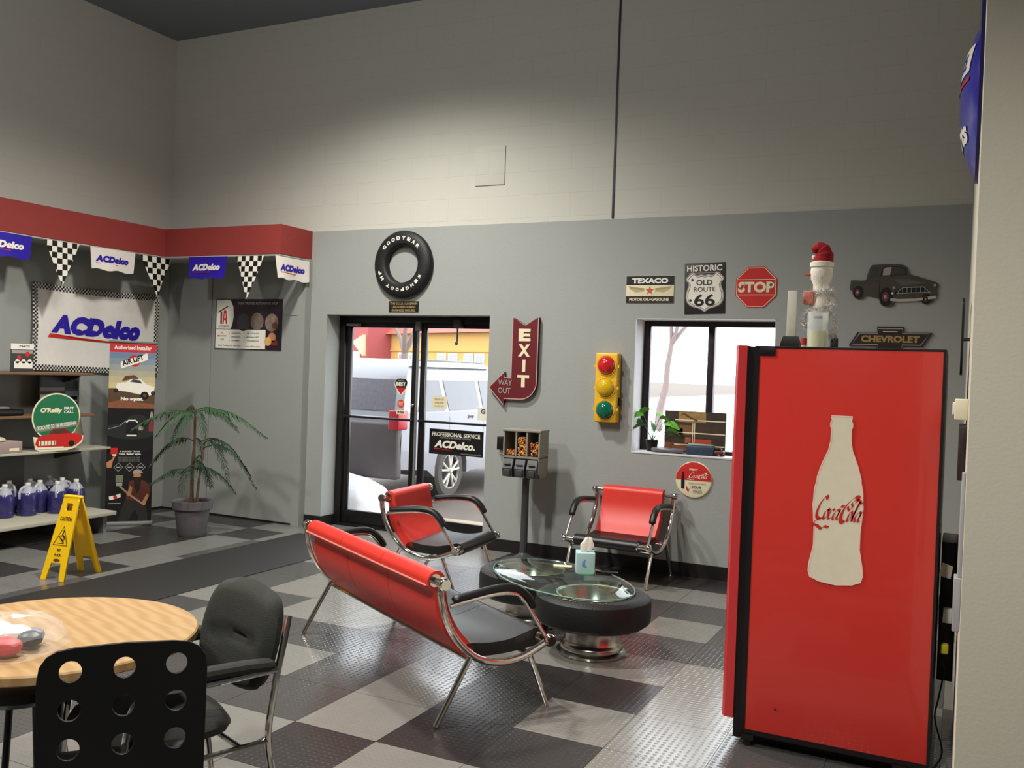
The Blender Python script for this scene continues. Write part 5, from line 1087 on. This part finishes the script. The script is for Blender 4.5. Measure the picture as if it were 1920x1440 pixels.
for s in (-1, 1):
    for y in (1.17, 3.85):
        mb = MB(); ax0 = s*(hw-.115); mb.lathe([(.20, -.11), (.30, -.11), (.34, -.08), (.35, 0), (.34, .08), (.30, .11), (.22, .11), (.20, .06)], (ax0, y, .345), 'x', 32, closed=True); o = mb.build('tyre', mat('dusty_tyre', (72, 67, 64), .8), suv)
        mb = MB(); f0 = ax0+s*.07
        mb.lathe([(.22, -.03), (.235, .035*s), (.21, .035*s), (.205, -.03)], (f0, y, .345), 'x', 32, closed=True)
        for k in range(5):
            b = 2*pi*k/5+.3
            for off in (-.22, .22): mb.tube([(f0+s*.03, y+.03*cos(b), .345+.03*sin(b)), (f0+s*.03, y+.215*cos(b+off), .345+.215*sin(b+off))], .016, 6)
        mb.ball((f0+s*.03, y, .345), .04, 8); mb.build('wheel_rim', mat('bright_alloy', (210, 204, 196), .3, .3), suv)
        MB().lathe([(.001, -.02), (.2, -.02), (.2, .0), (.001, .0)], (f0-s*.03, y, .345), 'x', 24).build('brake_disc', mat('brake_dark', (70, 64, 60), .6), suv)
for s in (-1, 1): MB().tube([(s*.70, .6, 1.655), (s*.72, .7, 1.69), (s*.72, 2.3, 1.69), (s*.70, 2.45, 1.65)], .018, 8).build('roof_rail', mat('rail_dark', (84, 80, 88), .4), suv)
mb = MB(); mb.rings([[Vector((x*k, y, z)) for x, y in ((-.8, ya), (.8, ya), (.8, yb), (-.8, yb))] for k, z, ya, yb in ((1, 1.62, .44, 2.4), (.95, 1.68, .5, 2.3), (.8, 1.70, .65, 2.1))]); mb.build('roof_snow', mat('snow', (0, 0, 0)), suv)
a = Art(0, lambda u, v, d: (hw+.004+d, u, v)); a.text('Jeep', 1.55, .98, .16, .05, dkgrey_print, bold=.05)
for ya in (1.1, 2.0, 3.05): a.ring([(ya, .45), (ya, 1.02)], .008, grey_print, 1, False)
a.build('badge', suv)
# far building
b = thing('far_building', 'yellow building with red roof across the street', 'building', (-50, 84, 0), R(-28))
MB().box((-16, 0, 0), (17, 10, 5.5)).build('wall', mat('yellow_siding', (188, 150, 84), .8, 0, .05, 1), b)
mb = MB(); mb.rings([[Vector((x, -.8, 5.2)), Vector((x, 5, 9.5)), Vector((x, 10.8, 5.2))] for x in (-16.5, 17.5)]); mb.build('roof', mat('red_roofing', (164, 84, 72), .8), b)
mb = MB(); mb.box((-40, -3, 0), (-10.0, 9, 9.5)); mb.build('red_wing', mat('red_siding', (150, 72, 72), .8), b)
MB().prism([(-13.2, 4.2), (-10.4, 2.6), (-10.4, 5.0)], -3.4, -3).build('gable', mat('cream_gable', (200, 180, 140), .8), b)
wf = mat('white_window_frame', (236, 236, 232), .6); wg = mat('grey_window_glass', (146, 150, 156), .4)
MB().box((-10, -.12, 3.25), (17, -.02, 3.4)).build('string_course', mat('ochre_band', (190, 146, 70), .8), b)
for x in (-7.2, -4.9, 1.2, 3.4, 6.3, 8.3, 12, 15, -12.6):
    y_ = -3.1 if x < -10 else -.1
    f = MB().box((x-.85, y_, 1.85), (x+.85, y_+.05, 3.1)).build('window', wf, b); mb = MB()
    for s in (-1, 1): mb.box((x+s*.38-.3, y_-.03, 1.95), (x+s*.38+.3, y_, 2.95))
    mb.build('pane', wg, f)
t = thing('far_shed', 'pale grey low building seen faintly through the right window pane', 'building', (-9.8, 62, 0), R(-12))
MB().box((-2.2, 0, 0), (4, 6, 1.7)).build('wall', mat('pale_lilac_siding', (124, 120, 132), .8), t); mb = MB(); mb.rings([[Vector((x, -.5, 2.0)), Vector((x, 3, 2.6)), Vector((x, 6.5, 2.0))] for x in (-3.4, 4.6)]); mb.build('roof', mat('grey_roof', (116, 114, 124), .8), t)
# bare trees
def tree(loc, label, hgt, seed, r0):
    mb = MB(); rnd = random.Random(seed)
    def br(p, d, L, r, dep):
        pts = [p]; q = p.copy()
        for k in range(4):
            d = (d+Vector((rnd.uniform(-1, 1), rnd.uniform(-1, 1), rnd.uniform(-.2, .5)))*.18).normalized(); q = q+d*L/4; pts.append(q.copy())
        mb.tube(pts, [r*(1-.1*k) for k in range(5)], 6 if dep < 3 else 4, caps=False)
        if dep < 5:
            for k in range(3 if dep < 3 else 2):
                nd = (d+Vector((rnd.uniform(-1, 1), rnd.uniform(-1, 1), rnd.uniform(-.3, .6)))*.85).normalized(); br(q, nd, L*.72, r*.58, dep+1)
    br(Vector((0, 0, 0)), Vector((0, 0, 1)), hgt, r0, 0)
    o = mb.build('bare_tree', mat('pale_bark', (112, 98, 94), .9, 0, .15, 10), smooth=60); o.location = loc; return tag(o, label, 'tree')
tree((-24.3, 38, 0), 'bare tree across the lot seen through the left door pane', 2.3, 11, .24)
tree((-7.9, 26, 0), 'bare tree seen faintly through the left window pane', 2.6, 5, .12)
